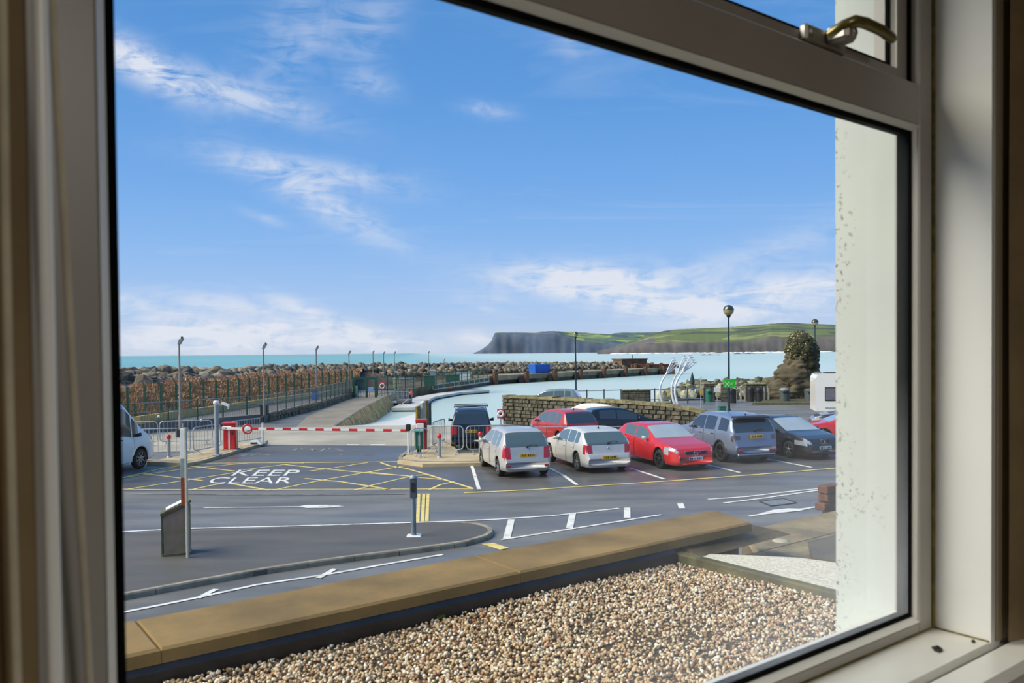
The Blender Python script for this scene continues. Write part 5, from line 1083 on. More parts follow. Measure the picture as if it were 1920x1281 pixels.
g = MB(); g.cyl((0, 0, 0), (0, 0, .95), .055, .05, 14); g.build('post', M('blue_grey_post', S(128, 142, 150), .45, .3, var=.08), tp); g = MB(); g.box(-.075, .075, -.06, .06, .82, 1.24, .015); hdx = g.build('post_head', M('dark_grey_head', S(92, 100, 106), .5, .3, var=.12), tp); g = MB(); g.lathe([(.075, 0), (.07, .05), (.001, .07)], (0, 0, 1.24), 14); g.build('domed_cap', m_gp, hdx)
g = MB(); g.box(-.045, .045, -.068, -.06, .95, 1.15); g.build('display', m_dark, hdx); g = MB(); g.hull([(-.15, -.13, 0), (.16, -.13, 0), (.16, .13, 0), (-.15, .13, 0)], [(-.13, -.11, .02), (.14, -.11, .02), (.14, .11, .02), (-.13, .11, .02)]); g.build('base_plate', m_whp, tp)
# ---------------------------------------------------------------- stone wall, railing, lamps
m_wst = M('grey_stone', S(118, 112, 92), .9, var=.3, scale=3, bump=.6, bscale=12, col2=S(56, 54, 46)); m_wsd = M('dark_mortar_joint', S(84, 80, 66), .95, var=.3, scale=3); m_lich = M('lichen_coping', S(150, 142, 104), .9, var=.3, scale=4, bump=.6, col2=S(100, 94, 66))
sw = thing('stone_wall', 'long rubble stone wall with lichen coping behind the parked cars', 'wall'); sw['kind'] = 'structure'
WT = [(943, 741, 45.5), (1010, 743.5, 43.6), (1100, 748, 41.2), (1180, 752, 39.4), (1250, 757, 38), (1295, 765, 37.2), (1335, 776, 36.6), (1360, 786, 36.2)]
WP_ = [D(*w) for w in WT]
for a, b2 in zip(WP_[:-1], WP_[1:]):
    d = Vector((b2.x-a.x, b2.y-a.y, 0)); L = d.length; d.normalize(); nn = Vector((-d.y, d.x, 0)); 
    g = MB(); q = [a, b2, b2+nn*.5, a+nn*.5]; g.hull([Vector((p.x, p.y, 0)) for p in q], [p-Vector((0, 0, .06)) for p in q]); g.build('wall_core', m_wsd, sw)
    r = 0
    while r*.2 < max(a.z, b2.z)-.14:
        x = -random.uniform(0, .2) if r % 2 else 0.0; x = max(0, x)
        if r % 2: x = 0
        wd = random.uniform(.15, .3) if r % 2 else random.uniform(.3, .5)
        while x < L-.04:
            wd = min(wd, L-x); zt = a.z+(b2.z-a.z)*((x+wd/2)/L)-.12; z = r*.2; h_ = min(.2, zt-z)
            if h_ > .05:
                p = a+d*x; e_ = p+d*(wd-.018); o_ = random.uniform(.03, .11); j0 = random.uniform(0, .025)
                fr = [Vector((e.x, e.y, zz)) for e, zz in ((p, z+.015), (e_, z+.015+j0*.5), (e_, z+h_), (p, z+h_-j0))]
                g = MB(); g.hull([v+nn*.03 for v in fr], [v*1-nn*o_+(sum(fr, Vector())/4-v)*.16 for v in fr]); g.build('stone', m_wst, sw)
            x += wd; wd = random.uniform(.28, .62)
        r += 1
    x = 0
    while x < L-.02:
        wd = min(random.uniform(.35, .6), L-x); p = a+d*x; e_ = p+d*(wd-.015)
        g = MB(); zc = a.z+(b2.z-a.z)*(x/L); zd = a.z+(b2.z-a.z)*((x+wd)/L); r_ = random.uniform(-.03, .03)
        q = [p-nn*.09, e_-nn*.09, e_+nn*.58, p+nn*.58]; zz = [zc, zd, zd, zc]
        g.hull([Vector((v.x, v.y, z_-.14)) for v, z_ in zip(q, zz)], [Vector((v.x, v.y, z_+r_)) for v, z_ in zip(q, zz)]); g.build('coping_stone', m_lich, sw)
        x += wd
# low wall and pillars behind
def rubble_box(nm, label, uv0, uv1, h, th=.4, mat=None):
    a, b2 = G(*uv0), G(*uv1); d = b2-a; L = d.length; t = thing(nm, label, 'wall', (a.x, a.y, 0), math.atan2(d.y, d.x)); t['kind'] = 'structure'
    x = 0; g = MB(); g.box(.02, L-.02, .04, th, 0, h-.08); g.build('wall_core', m_wsd, t)
    while x < L-.02:
        wd = min(random.uniform(.5, .8), L-x); z = 0
        while z < h-.12:
            hh = min(.3, h-.1-z); g = MB(); g.box(x, x+wd-.03, -random.uniform(0, .05), .08, z+.01, z+hh-.02, .02); g.build('stone', mat or m_wst, t); z += .3
        g = MB(); g.box(x, x+wd-.02, -.07, th+.05, h-.1, h, .03); g.build('coping_stone', m_lich, t); x += wd
    return t
rubble_box('low_wall', 'short dark stone wall by the harbour railing behind the long wall', (1166, 762), (1221, 761.5), 1.2)
rubble_box('low_wall', 'stone wall end pillar left of the tall lamp post', (1320, 753), (1341, 753), 1.45)
rubble_box('low_wall', 'stone wall right of the tall lamp post near the bins', (1352, 753), (1365, 753), 1.4)
rubble_box('low_wall', 'stone wall running to the foot of the rock stack', (1398, 751.5), (1438, 751), 1.35)
hr = thing('harbour_railing', 'dark harbour railing above the water behind the long stone wall', 'railing')
a, b2 = G(1068, 762), G(1320, 756)
for h_ in (1.12, .35):
    g = MB(); g.tube([a+Vector((0, 0, h_)), b2+Vector((0, 0, h_))], .035, 6); g.build('rail', m_gp, hr)
for k in range(9):
    p = a.lerp(b2, k/8); g = MB(); g.cyl((p.x, p.y, 0), (p.x, p.y, 1.2), .05, n=6); g.build('post', M('slate_post', S(66, 74, 82), .6), hr)
m_navy = M('navy_green_pole', S(28, 52, 70), .45, .2, var=.1); m_globe = M('smoked_globe_glass', S(62, 66, 50), .15, var=.2, scale=3, coat=1); m_globel = M('amber_globe_lower', S(178, 166, 120), .3, var=.1)
def lamp(u, vtop, Y, R, label, base_z=0):
    p = D(u, vtop, Y); h = p.z; t = thing('street_lamp', label, 'street lamp', (p.x, p.y, 0))
    g = MB(); g.cyl((0, 0, 0), (0, 0, 1.1), .085, n=12); g.cyl((0, 0, 1.1), (0, 0, h-2*R), .06, .04, 12); g.build('pole', m_navy, t)
    g = MB(); g.lathe([(.05, h-2*R-.12), (R*.42, h-2*R-.02), (R*.38, h-2*R+.03)], n=16); g.build('collar', m_trim, t)
    c = h-R; g = MB(); n = 8
    g.lathe([(R*math.sin(PI*i/16), -R*math.cos(PI*i/16)) for i in range(2, 9)], (0, 0, c), 20); g.build('lower_globe', m_globel, t)
    g = MB(); g.lathe([(max(.001, R*1.03*math.sin(PI*i/16)), -R*1.03*math.cos(PI*i/16)) for i in range(8, 17)], (0, 0, c), 20); g.build('upper_globe', m_globe, t)
    return t
l1 = lamp(1366, 572, 40, .26, 'tall lamp post with a round globe and a green parking sign')
lamp(1079, 622, 59, .2, 'lamp post with a small lantern in front of the headland'); lamp(1528, 598.5, 75, .31, 'lamp post with round globe behind the rock stack')
gs = thing('parking_sign', 'bright green sign with white lettering fixed to the tall lamp post', 'sign', tuple(D(1367.5, 719, 39.85)), 0)
g = MB(); g.box(-.29, .29, -.02, .02, -.215, .215, .01); g.build('sign_board', M('bright_green_sign', S(40, 205, 30), .5, var=.05), gs)
for (tx, x, s_, z) in (('X', -.25, .36, -.16), ('car', -.03, .19, -.05)):
    me = text_mesh(tx, m_whp, .01); o = bpy.data.objects.new('lettering', me); COL.objects.link(o); o.parent = gs; o.location = (x, -.026, z); o.rotation_euler = (PI/2, 0, 0); o.scale = (s_, s_, s_)
m_lp = M('lamp_pole_grey', S(140, 140, 134), .5, .2, var=.1)
for (u, vt, vb, lab, pz) in ((338.5, 637, 806, 'tall grey lamp post rising from behind the crowd barriers', PZ), (495.5, 647, 779, 'second grey lamp post along the promenade', PZ), (594, 652, 748, 'third grey lamp post along the promenade', PZ), (655, 660, 733, 'fourth grey lamp post beside the green gate', PZ), (700, 659, 722, 'fifth lamp post in front of the boulders past the gate', 0), (720, 661, 719, 'sixth thin lamp post against the sea', 0), (740, 661, 717, 'seventh thin lamp post against the sea', 0), (804, 660, 712, 'thin lamp post near the gangway shelter', 0), (833, 674, 709, 'short mast left of the white cabin', 0)):
    b_0 = G(u, vb, pz); Y = b_0.y; tpz = D(u, vt, Y).z-pz; t = thing('lamp_post', lab, 'street lamp', tuple(b_0), group='grey lamp posts along the harbour edge')
    r_ = .055 if Y < 60 else .07
    g = MB(); g.cyl((0, 0, 0), (0, 0, .7), r_*1.5, n=10); g.cyl((0, 0, .7), (0, 0, tpz-.2), r_, r_*.7, 10); g.build('pole', m_lp, t)
    g = MB(); g.hull([(-.06, -.05, tpz-.22), (.06, -.05, tpz-.22), (.06, .1, tpz-.22), (-.06, .1, tpz-.22)], [(.02, -.06, tpz+.02), (.22, -.06, tpz+.06), (.22, .1, tpz+.06), (.02, .1, tpz+.02)]); g.build('lamp_head', m_lp, t)
    g = MB(); g.box(.10, .18, -.03, .05, tpz+.03, tpz+.14); g.build('photocell', m_trim, t)
# small things along the promenade
def gbox(nm, lab, cat, u, v, z, sx, sy_, sz, mat, rz=0, parts=()):
    p = G(u, v, z); t = thing(nm, lab, cat, tuple(p), rz); g = MB(); g.box(-sx/2, sx/2, -sy_/2, sy_/2, 0, sz, .02); g.build(nm.split('_')[-1]+'_body', mat, t)
    for (n2, x0, x1, y0, y1, z0, z1, m2) in parts: g = MB(); g.box(x0, x1, y0, y1, z0, z1, .01); g.build(n2, m2, t)
    return t
gbox('litter_bin', 'dark litter bin at the foot of the second promenade lamp post', 'bin', 496, 778, PZ, .4, .4, .55, m_trim, 0, [('lid', -.22, .22, -.22, .22, .52, .6, m_dark)])
gbox('litter_bin', 'small dark bin at the foot of the nearest promenade lamp post', 'bin', 337, 820, 0, .3, .3, .55, m_trim, 0, [('lid', -.17, .17, -.17, .17, .52, .58, m_dark)])
gbox('litter_bin', 'blue bin beside the third promenade lamp post', 'bin', 591, 750, PZ, .45, .45, .7, m_blue, 0, [('lid', -.25, .25, -.25, .25, .68, .76, m_navy)])
def lifebuoy(u, v, Y, lab, R=.33):
    p = D(u, v, Y); t = thing('lifebuoy', lab, 'lifebuoy', tuple(p)); g = MB(); g.hull([(-R, 0, -R*1.3), (R, 0, -R*1.3), (R, .1, -R*1.3), (-R, .1, -R*1.3)], [(-R, 0, R*1.3), (R, 0, R*1.3), (R, .1, R*1.3), (-R, .1, R*1.3)]); g.build('backing_board', M('pink_red_board', S(216, 70, 92), .6), t)
    g = MB(); g.tube([(R*.7*math.cos(a), -.06, R*.7*math.sin(a)) for a in np.linspace(0, 2*PI, 17)], .07, 6); g.build('buoy_ring', m_whp, t); g = MB(); g.box(-.03, .03, 0, .06, -(p.z-.0), -R*1.3); g.build('stand', m_steel, t)
lifebuoy(610, 750, 73, 'pink-red lifebuoy board hanging on the promenade railing'); lifebuoy(717, 724, 84, 'red lifebuoy board right of the green gate'); lifebuoy(939, 776, 45.0, 'red lifebuoy board at the left end of the long stone wall', .2)
for (u, v, lab) in ((297.5, 781, 'small round white floodlight on the railing left of the nearest lamp post'), (377, 788, 'small round white floodlight on the railing right of the nearest lamp post')):
    p = D(u, v, 41.5); t = thing('floodlight', lab, 'lamp', tuple(p)); g = MB(); g.ball((0, 0, 0), .07, 10, 6); g.build('lamp_head', m_whp, t); g = MB(); g.cyl((0, 0, -.06), (0, 0, -(p.z-PZ)), .015, n=5); g.build('stem', m_green, t)
# green gate
gt = thing('harbour_gate', 'green steel gate frame across the end of the causeway', 'gate', tuple(G(664, 746, 0)), .02)
gw = (G(703, 746, 0)-G(664, 746, 0)).length
for x in (0, gw*.58, gw): g = MB(); g.box(x-.1, x+.1, -.1, .1, 0, 1.75, .02); g.build('gate_post', m_green, gt)
g = MB(); g.box(-.1, gw+.1, -.08, .08, 1.65, 1.85); g.build('gate_beam', m_green, gt)
g = MB()
for k in range(int(gw/.25)): g.box(.12+k*.25, .15+k*.25, -.01, .01, .1, 1.65)
o = g.build('gate_mesh', m_green, gt); o['kind'] = 'stuff'
g = MB(); g.box(gw*.64, gw*.9, -.06, -.03, .5, .95, .01); g.build('notice', M('blue_white_notice', S(150, 175, 215), .5), gt); g = MB(); g.box(.12, .35, -.06, -.03, .3, 1.1, .01); g.build('notice', M('pale_green_notice', S(120, 165, 150), .5), gt)
# fence beyond the gate
f2 = thing('quay_fence', 'green mesh fence between the gate and the pier', 'fence')
fa_, fb_ = G(708, 743, 0), G(915, 716, 0)
pts = [fa_.lerp(fb_, k/16) for k in range(17)]
for k, p in enumerate(pts): g = MB(); g.box(p.x-.05, p.x+.05, p.y-.05, p.y+.05, 0, 1.9); g.build('fence_post', m_green, f2)
g = MB(); 
for z in (.2, .6, 1.0, 1.4, 1.8): g.tube([fa_+Vector((0, 0, z)), fb_+Vector((0, 0, z))], .02, 4)
for k in range(120): p = fa_.lerp(fb_, k/119); g.box(p.x-.012, p.x+.012, p.y-.012, p.y+.012, 0, 1.85)
o = g.build('mesh_wires', MATS['dark_green_wire'], f2); o['kind'] = 'stuff'
gbox('quay_shed', 'grey boxy shed behind the quay fence', 'shed', 764, 726, 0, 1.9, 1, 1.0, M('shed_grey', S(168, 160, 144), .7), .1, [('shed_roof', -1.0, 1.0, -.6, .6, 1.0, 1.08, m_gp)])
gbox('quay_cabin', 'white square cabin at the root of the pier', 'shed', 868, 715, 0, 1.9, 1.6, 1.15, m_whp, .1, [('cabin_roof', -1.0, 1.0, -.85, .85, 1.15, 1.22, m_gp), ('cabin_side', -1.9, -.98, -.6, .8, 0, 1.0, M('cabin_grey', S(196, 190, 176), .7))])
gbox('quay_cabinet', 'tall pale cabinet behind the green hut', 'shed', 812, 722, 0, .7, .6, 1.8, m_gp, 0, [('cabinet_lid', -.4, .4, -.35, .35, 1.8, 1.9, m_whp)])
gbox('green_hut', 'small green hut on the quay behind the pontoon', 'shed', 806, 724, 0, 1.2, 1, 1.25, m_green, 0, [('hut_roof', -.7, .7, -.6, .6, 1.25, 1.35, m_greenl)])
gbox('green_hut', 'second green hut to the left of the white cabin', 'shed', 849, 718, 0, 1.8, 1, 1.1, m_green, 0, [('hut_roof', -1.0, 1.0, -.6, .6, 1.1, 1.2, m_greenl)])
t = gbox('notice_board', 'leaning pale notice board behind the landing stage', 'sign', 744, 735, 0, .5, .12, 1.5, M('pale_green_board', S(160, 170, 140), .7), 0, [('board_foot', -.3, .3, -.2, .2, 0, .08, m_trim)]); t.rotation_euler = (0, -.12, 0)
# landing stage on dark piles with railings
ls = thing('landing_stage', 'railed landing stage on dark piles above the water', 'pier', tuple(D(706, 750, 77)), .02); la_ = 3.05
g = MB(); g.box(0, la_, 0, 3.2, -.35, -.1); g.build('deck', m_promc, ls)
for k in range(4): g = MB(); g.cyl((.4+k*la_/3.6, .3, -2.2), (.4+k*la_/3.6, .3, -.3), .18, n=8); g.build('pile', m_pierd, ls)
g = MB(); g.box(.3, la_, .6, 3, -2, -.35); g.build('dark_support', m_pierd, ls)
for y in (0.05, 3.1):
    for z in (.75, .35): g = MB(); g.tube([(0, y, z), (la_, y, z)], .03, 5); g.build('rail', m_gp, ls)
    for k in range(7): g = MB(); g.cyl((k*la_/6, y, -.1), (k*la_/6, y, .8), .03, n=5); g.build('rail_post', m_gp, ls)
g = MB(); [g.box(k*.14, k*.14+.02, .04, .06, -.05, .75) for k in range(int(la_/.14))]; o = g.build('infill_bars', m_gp, ls); o['kind'] = 'stuff'
g = MB(); g.box(1.0, 1.9, -.03, .0, -.32, -.12); g.build('white_sign', m_whp, ls)
# pontoon walkway
m_pont = M('pontoon_deck', S(206, 204, 196), .8, var=.1, scale=.8)
pw = thing('pontoon', 'pale floating pontoon bending out into the harbour', 'pontoon')
pts2 = [G(776, 765, SEA+.35), G(797, 753, SEA+.35), G(815, 744, SEA+.35), G(862, 736, SEA+.35), G(917, 732, SEA+.35)]
for a, b2 in zip(pts2[:-1], pts2[1:]):
    d = (b2-a).normalized(); nn = Vector((-d.y, d.x, 0)); q = [a-nn*.1, b2-nn*.1, b2+nn*2.0, a+nn*2.0]
    g = MB(); g.hull([Vector((p.x, p.y, SEA+.12)) for p in q], [Vector((p.x, p.y, SEA+.38)) for p in q]); g.build('deck', m_pont, pw)
    q = [a, b2, b2+nn*1.9, a+nn*1.9]; g = MB(); g.hull([Vector((p.x, p.y, SEA-.3)) for p in q], [Vector((p.x, p.y, SEA+.12)) for p in q]); g.build('float', m_pierd, pw)
gw_ = thing('gangway', 'long sloping grey gangway down to the pontoon', 'gangway'); a = D(812, 731, 100); b2 = D(917, 716, 106)
for dz in (0, .55):
    for dy_ in (0, 1.2): g = MB(); g.tube([a+Vector((0, dy_, dz)), b2+Vector((0, dy_, dz))], .07, 6); g.build('truss_rail', m_gp, gw_)
for k in range(12):
    p = a.lerp(b2, k/11); g = MB(); g.cyl((p.x, p.y, p.z), (p.x, p.y, p.z+.55), .04, n=5); g.build('truss_post', m_gp, gw_)
g = MB(); g.hull([a, b2, b2+Vector((0, 1.2, 0)), a+Vector((0, 1.2, 0))], [v+Vector((0, 0, .06)) for v in (a, b2, b2+Vector((0, 1.2, 0)), a+Vector((0, 1.2, 0)))]); g.build('walkway', m_promc, gw_)
t = thing('mooring_line', 'pale mooring rope running from the stage to the ladder', 'rope'); g = MB(); p, q = D(735, 766, 74), D(765, 749, 76); g.tube([p, (p+q)/2-Vector((0, 0, .15)), q], .04, 5); g.build('rope', m_pont, t)
for (u, v, lab, mm) in ((771, 738, 'orange-red mooring buoy at the corner of the landing stage', 'a'), (845, 727, 'orange marker on the gangway', 'b')):
    p = D(u, v, 88 if mm == 'a' else 106); t = thing('marker_buoy', lab, 'buoy', tuple(p)); g = MB(); g.ball((0, 0, 0), .26 if mm == 'a' else .18, 12, 8); g.build('buoy_body', M('orange_red_buoy', S(228, 60, 30), .5), t); g = MB(); g.cyl((0, 0, -2), (0, 0, 0), .05, n=5); g.build('buoy_stem', m_pierd, t)
# harbour piles by the slipway
for (u, v0, v1, Y, mm, lab) in ((783, 764, 800, 46, 'y', 'mustard harbour pile nearest the slipway'), (789.5, 767, 800, 46.6, 'd', 'dark pile between the mustard pile and the white post'), (793, 755, 800, 46.2, 'g', 'tall grey pile with pale top beside the slipway'), (799, 753, 784, 49.5, 'y', 'second mustard pile right of the white post'), (805, 757, 785, 50, 'd', 'dark pile at the right end of the pile group')):
    p = D(u, v0, Y); h = p.z-SEA+1; t = thing('mooring_pile', lab, 'pile', (p.x, p.y, p.z-h)); m2 = {'y': M('mustard_pile', S(132, 112, 44), .8, var=.25, scale=3), 'd': M('slate_pile', S(44, 58, 66), .7, var=.2), 'g': m_gp}[mm]
    g = MB(); g.cyl((0, 0, 0), (0, 0, h), .13, .12, 10); g.build('pile_shaft', m2, t); g = MB(); g.lathe([(.14, 0), (.14, .06), (.001, .10)], (0, 0, h-.02), 10); g.build('pile_cap', m_whp if mm == 'g' else m2, t)
# ---------------------------------------------------------------- sculpture, rocks, stack, bins
m_sculp = M('white_sculpture', S(226, 228, 228), .45, var=.05)
def rib(p, h, lean, nm, label, branches=4):
    t = thing('arched_sculpture', label, 'sculpture', (p.x, p.y, 0), 0, 'white curved sculpture blades')
    def curve(f, k=0): return Vector((lean*(f**2.3)-.35*math.sin(PI*min(1, f*1.15))*(1-f*.2)+.15*k*f*f, .08*k*f, h*f*(1-.06*k*f)))
    g = MB(); g.tube([curve(f) for f in np.linspace(0, .78, 14)], [.10-.05*f for f in np.linspace(0, .9, 14)], 8); g.build('main_blade', m_sculp, t)
    for k in range(branches):
        g = MB(); st = curve(.70); pts = [st.lerp(curve(.78+.22*f, k-1.5), min(1, f+.3)) for f in np.linspace(0, 1, 5)]; g.tube(pts, [.06, .055, .045, .03, .015], 6)
        b2 = pts[3]; g.hull([b2+Vector((-.18, 0, .10)), b2, b2+Vector((.02, .03, 0)), b2+Vector((-.15, .03, .12))], [b2+Vector((.05, -.02, .14)), b2+Vector((.16, 0, .06)), b2+Vector((.16, .02, .07)), b2+Vector((.05, .02, .16))]); g.build('wing', m_sculp, t)
rib(D(1243, 748, 61), 3.3, 1.05, 0, 'left white curved sculpture blade above the stone wall'); rib(D(1265, 748, 61), 3.45, 1.0, 0, 'middle white curved sculpture blade above the stone wall', 3); rib(D(1271, 749, 60.6), 3.5, 1.25, 0, 'right white curved sculpture blade above the stone wall')
rr = thing('rock_armour', 'bank of pale and green boulders behind the bins and lamp post', 'rocks'); rr['kind'] = 'structure'
rng = np.random.default_rng(31); cand = []
for i in range(520):
    u = rng.uniform(1240, 1480); f = rng.uniform(0, 1); vt = 716 if u > 1300 else 716+(1300-u)*.42
    Y = 84-f*14; v = vt+f*(742-vt)*.86; P = D(u, v+rng.uniform(-1, 1), Y); cand.append((P, rng.uniform(.3, .6)))
cand.sort(key=lambda c: c[0].y)
m_olive = [M('olive_boulder', S(158, 154, 112), .9, var=.3, scale=2, bump=.6), M('pale_boulder', S(190, 184, 156), .9, var=.25, scale=2, bump=.6), M('dark_boulder', S(84, 86, 66), .9, var=.3, scale=2, bump=.6)]
v2 = []
for me in rock_me:
    for mm in m_olive: m3 = me.copy(); m3.materials.append(mm); v2.append(m3)
for P, r in cand[:280]:
    o = bpy.data.objects.new('rock', v2[int(rng.integers(len(v2)))]); COL.objects.link(o); o.parent = rr; o.location = P; o.rotation_euler = tuple(rng.uniform(0, 6, 3)); o.scale = tuple(r*rng.uniform(.8, 1.2, 3))
o = scatter('small_rocks', island_mat('shore_rock', [(0, S(112, 108, 78)), (.4, S(70, 70, 54)), (.75, S(160, 156, 130))], .9, .2, 2, .6), np.array([c[0][:] for c in cand[280:]]), np.array([c[1] for c in cand[280:]]), 0, rr, .8, .2, 4)
g = MB(); a, b2, c, d = D(1245, 745, 70), D(1490, 742, 70), D(1490, 718, 86), D(1300, 718, 86); g.hull([(p.x, p.y, -3) for p in (a, b2, c, d)], [(a.x, a.y, -1.0), (b2.x, b2.y, -.3), (c.x, c.y, c.z-.5), (d.x, d.y, d.z-.5)]); g.build('rubble_core', m_core, rr)
# ivy-clad rock stack
def blob(name, mat, segs, parent, n=48, m_=56, amp=.2, sc=1.3, seed=0):
    # segs: (z, cx, cy, rx, ry)
    zs = [s_[0] for s_ in segs]; vs = []
    for i in range(m_+1):
        z = zs[0]+(zs[-1]-zs[0])*i/m_; v_ = [np.interp(z, zs, [s_[k] for s_ in segs]) for k in (1, 2, 3, 4)]
        for k in range(n):
            a_ = 2*PI*k/n; p = Vector((v_[0]+v_[2]*math.cos(a_), v_[1]+v_[3]*math.sin(a_), z)); q = 1+amp*2*noise.noise(p*sc+Vector((seed, 0, 0)))+amp*noise.noise(p*sc*3)
            vs.append(Vector((v_[0]+v_[2]*math.cos(a_)*q, v_[1]+v_[3]*math.sin(a_)*q, z+.1*noise.noise(p*2))))
    g = MB(); g.add(vs, [[i*n+k, i*n+(k+1) % n, (i+1)*n+(k+1) % n, (i+1)*n+k] for i in range(m_) for k in range(n)], True); g.add(vs[-n:], [list(range(n))], True)
    return g.build(name, mat, parent)
Ys = 64.0; kx = Ys/F
st = thing('rock_stack', 'tall brown rock stack topped by ivy at the right of the bay', 'rock', (D(1500, 750, Ys).x, Ys, 0)); X0 = lambda u: (u-1500)*kx
Zv = lambda v: D(1500, v, Ys).z
m_stk = M('brown_rock', S(102, 90, 68), .9, var=.35, scale=1.2, bump=.9, bscale=4, col2=S(62, 60, 46))
def sg(v, u0, u1, dp=1.0): return (Zv(v), (X0(u0)+X0(u1))/2, 1.3, (X0(u1)-X0(u0))/2, (X0(u1)-X0(u0))/2*dp+.2)
blob('rock_body', m_stk, [sg(758, 1440, 1560, .6), sg(744, 1444, 1550, .6), sg(728, 1449, 1547, .6), sg(712, 1456, 1545, .6), sg(700, 1463, 1544, .6), sg(685, 1476, 1543, .7), sg(672, 1486, 1542, .7), sg(660, 1490, 1540, .7)], st)
m_ivy = M('ivy_bush_core', S(62, 62, 38), .95, var=.4, scale=3, bump=.9)
blob('ivy_crown', m_ivy, [sg(697, 1500, 1540, .8), sg(690, 1496, 1543, .9), sg(670, 1490, 1544, .9), sg(655, 1486, 1542, .9), sg(640, 1489, 1537, .9), sg(630, 1494, 1528, .9), sg(624, 1500, 1518, .9), sg(622, 1506, 1512, .9)], st, amp=.10, sc=2.2)
P_ = []
for i in range(5200):
    v = rng.uniform(622, 694); w_ = np.interp(v, [622, 626, 634, 642, 655, 670, 690, 697], [5, 12, 20, 25, 28.5, 27.5, 23.5, 18]); cu_ = np.interp(v, [622, 640, 655, 670, 697], [1509, 1513, 1514, 1517, 1520]); a_ = rng.uniform(0, 6.28)
    r_ = w_*kx*rng.uniform(.9, 1.08)*(1+.1*noise.noise(Vector((a_*1.5, v*.12, 0)))); P_.append((X0(cu_)+r_*math.cos(a_), 1.3+r_*math.sin(a_)*.9, Zv(v)+rng.uniform(-.1, .1)))
o = scatter('ivy_leaves', island_mat('ivy_leaf', [(0, S(70, 74, 40)), (.3, S(102, 98, 58)), (.5, S(52, 56, 34)), (.7, S(190, 182, 132)), (.8, S(84, 88, 50)), (.93, S(120, 106, 78))], .7, .15, 3), np.array(P_), rng.uniform(.06, .16, len(P_)), 0, st, .5, .3, 6)
P_ = []
for i in range(900):
    v = rng.uniform(690, 750); w0, w1 = np.interp(v, [690, 712, 750], [1478, 1456, 1442]), 1546; u = rng.uniform(w0, w1); P_.append((X0(u), 1.3-.6*((X0(w1)-X0(w0))/2)*math.sqrt(max(0, 1-((u-(w0+w1)/2)/((w1-w0)/2))**2))-.1, Zv(v)))
o = scatter('clinging_plants', MATS.get('x') or island_mat('clinging_plant', [(0, S(84, 80, 50)), (.4, S(110, 92, 62)), (.7, S(66, 72, 44))], .9, .2, 3), np.array(P_), rng.uniform(.05, .13, 900), 0, st, .5, .3, 8)
o = slab('verge', [(1410, 756), (1450, 748), (1560, 746), (1640, 748), (1640, 756)], 0, .12, M('mossy_verge', S(96, 92, 54), .9, var=.3, scale=2, bump=.5)); struct(o)
def bin_(u, v, label, mat, R=.36, h=1.15, lidm=None):
    t = thing('litter_bin', label, 'bin', tuple(G(u, v, .0))); g = MB(); g.cyl((0, 0, 0), (0, 0, h*.82), R, R, 16); g.build('bin_body', mat, t); g = MB(); g.lathe([(R*1.06, h*.80), (R*1.06, h*.86), (R*.7, h*.97), (.001, h)], n=16); g.build('lid', lidm or mat, t); g = MB(); g.box(-R*.6, R*.6, -R*1.05, -R*.7, h*.62, h*.74, .01); g.build('bin_opening', m_black, t)
m_bg = M('grey_green_bin', S(70, 80, 80), .6, var=.1); m_lid = M('pale_bin_lid', S(130, 138, 136), .5)
bin_(1471, 755, 'grey litter bin with a pale lid in front of the rock stack', m_bg, .36, 1.15, m_lid); bin_(1519, 755, 'green-grey litter bin beside the caravan', m_bg, .42, 1.1)
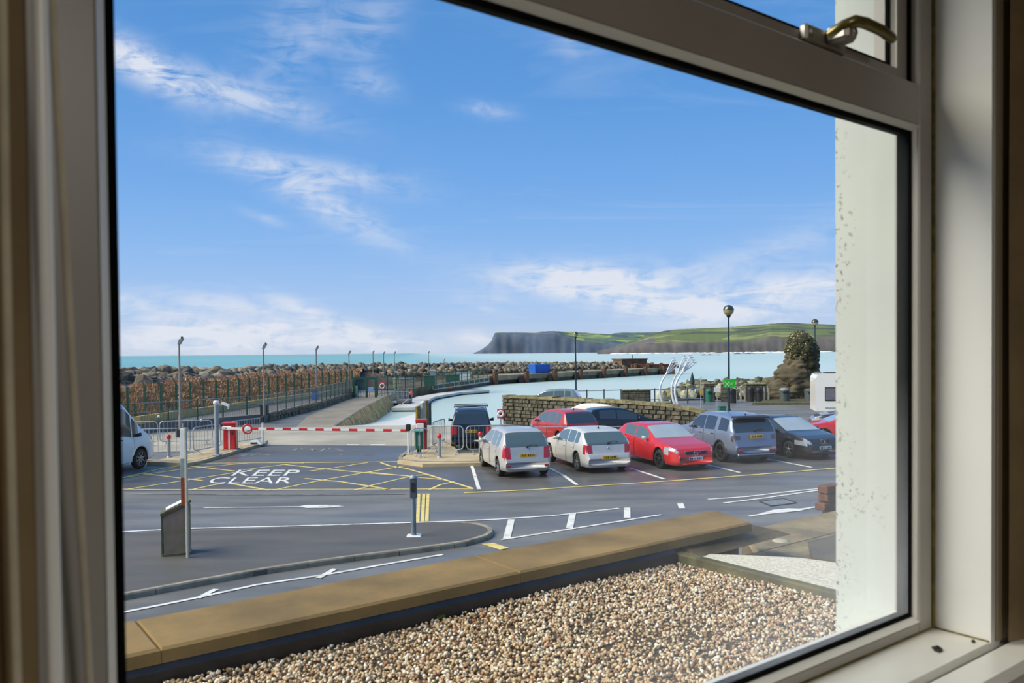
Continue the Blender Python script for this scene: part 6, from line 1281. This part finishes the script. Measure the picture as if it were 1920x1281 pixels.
bin_(1330, 754, 'green bin under the white notice left of the tall lamp post', m_grn, .27, 1.05); bin_(1407, 753, 'dark bin right of the tall lamp post', m_trim, .25, 1.15); bin_(1423, 753, 'dark bin nearest the pale gate pillars', m_trim, .25, 1.1); bin_(1372, 756, 'dark bin directly behind the tall lamp post', m_trim, .33, 1.15)
def sgn(u, v, Y, w_, h_, mat, lab, pole=True, pm_=None):
    p = D(u, v, Y); t = thing('notice_sign', lab, 'sign', tuple(p)); g = MB(); g.box(-w_/2, w_/2, -.02, .02, -h_/2, h_/2, .008); g.build('sign_board', mat, t); g = MB(); g.cyl((0, .04, -p.z), (0, .04, h_/2), .03, n=8); g.build('pole', pm_ or m_gp, t); return t
t = sgn(1345, 731, 57, .45, .34, m_whp, 'small white notice on a post above the green bin'); t = sgn(1314.5, 734, 50, .13, .36, M('amber_notice', S(214, 160, 60), .5), 'thin grey post with an amber strip by the end of the wall')
g = MB(); g.cyl((0, .04, .1), (0, .04, .9), .035, n=8); g.build('post_top', m_gp, t)
gbox('green_cabinet', 'small green box standing left of the tall lamp post foot', 'box', 1354, 776, 0, .42, .35, .45, m_grn, 0, [('cabinet_lid', -.23, .23, -.2, .2, .43, .48, m_green)])
for k, u in enumerate((1380, 1389, 1397, 1433, 1441)):
    p = G(u, 753, 0); t = thing('gate_pillar', ('slim pale post right of the tall lamp post', 'second slim pale post right of the tall lamp post', 'third slim pale post by the dark bin', 'pale post right of the dark bins', 'last pale post before the rock stack')[k], 'post', tuple(p)); g = MB(); g.box(-.06, .06, -.06, .06, 0, 1.1, .01); g.build('post_shaft', M('pale_stone_post', S(170, 166, 150), .8), t); g = MB(); g.box(-.09, .09, -.09, .09, 1.1, 1.16, .01); g.build('post_cap', m_kerb, t)
for (u, Y, lab) in ((1298, 74, 'dark conical navigation marker above the pale boulders'), (1567, 60, 'dark marker on the rocks beside the white wall')):
    if u > 1500: continue
    p = D(u, 718, Y); t = thing('navigation_marker', lab, 'marker', (p.x, p.y, -1)); g = MB(); g.cyl((0, 0, 0), (0, 0, p.z+1), .2, .16, 8); g.build('marker_pole', m_bg, t); g = MB(); g.lathe([(.24, 0), (.2, .3), (.02, 1.0)], (0, 0, p.z+1), 10); g.build('top_cone', M('dark_green_marker', S(40, 62, 56), .7), t)
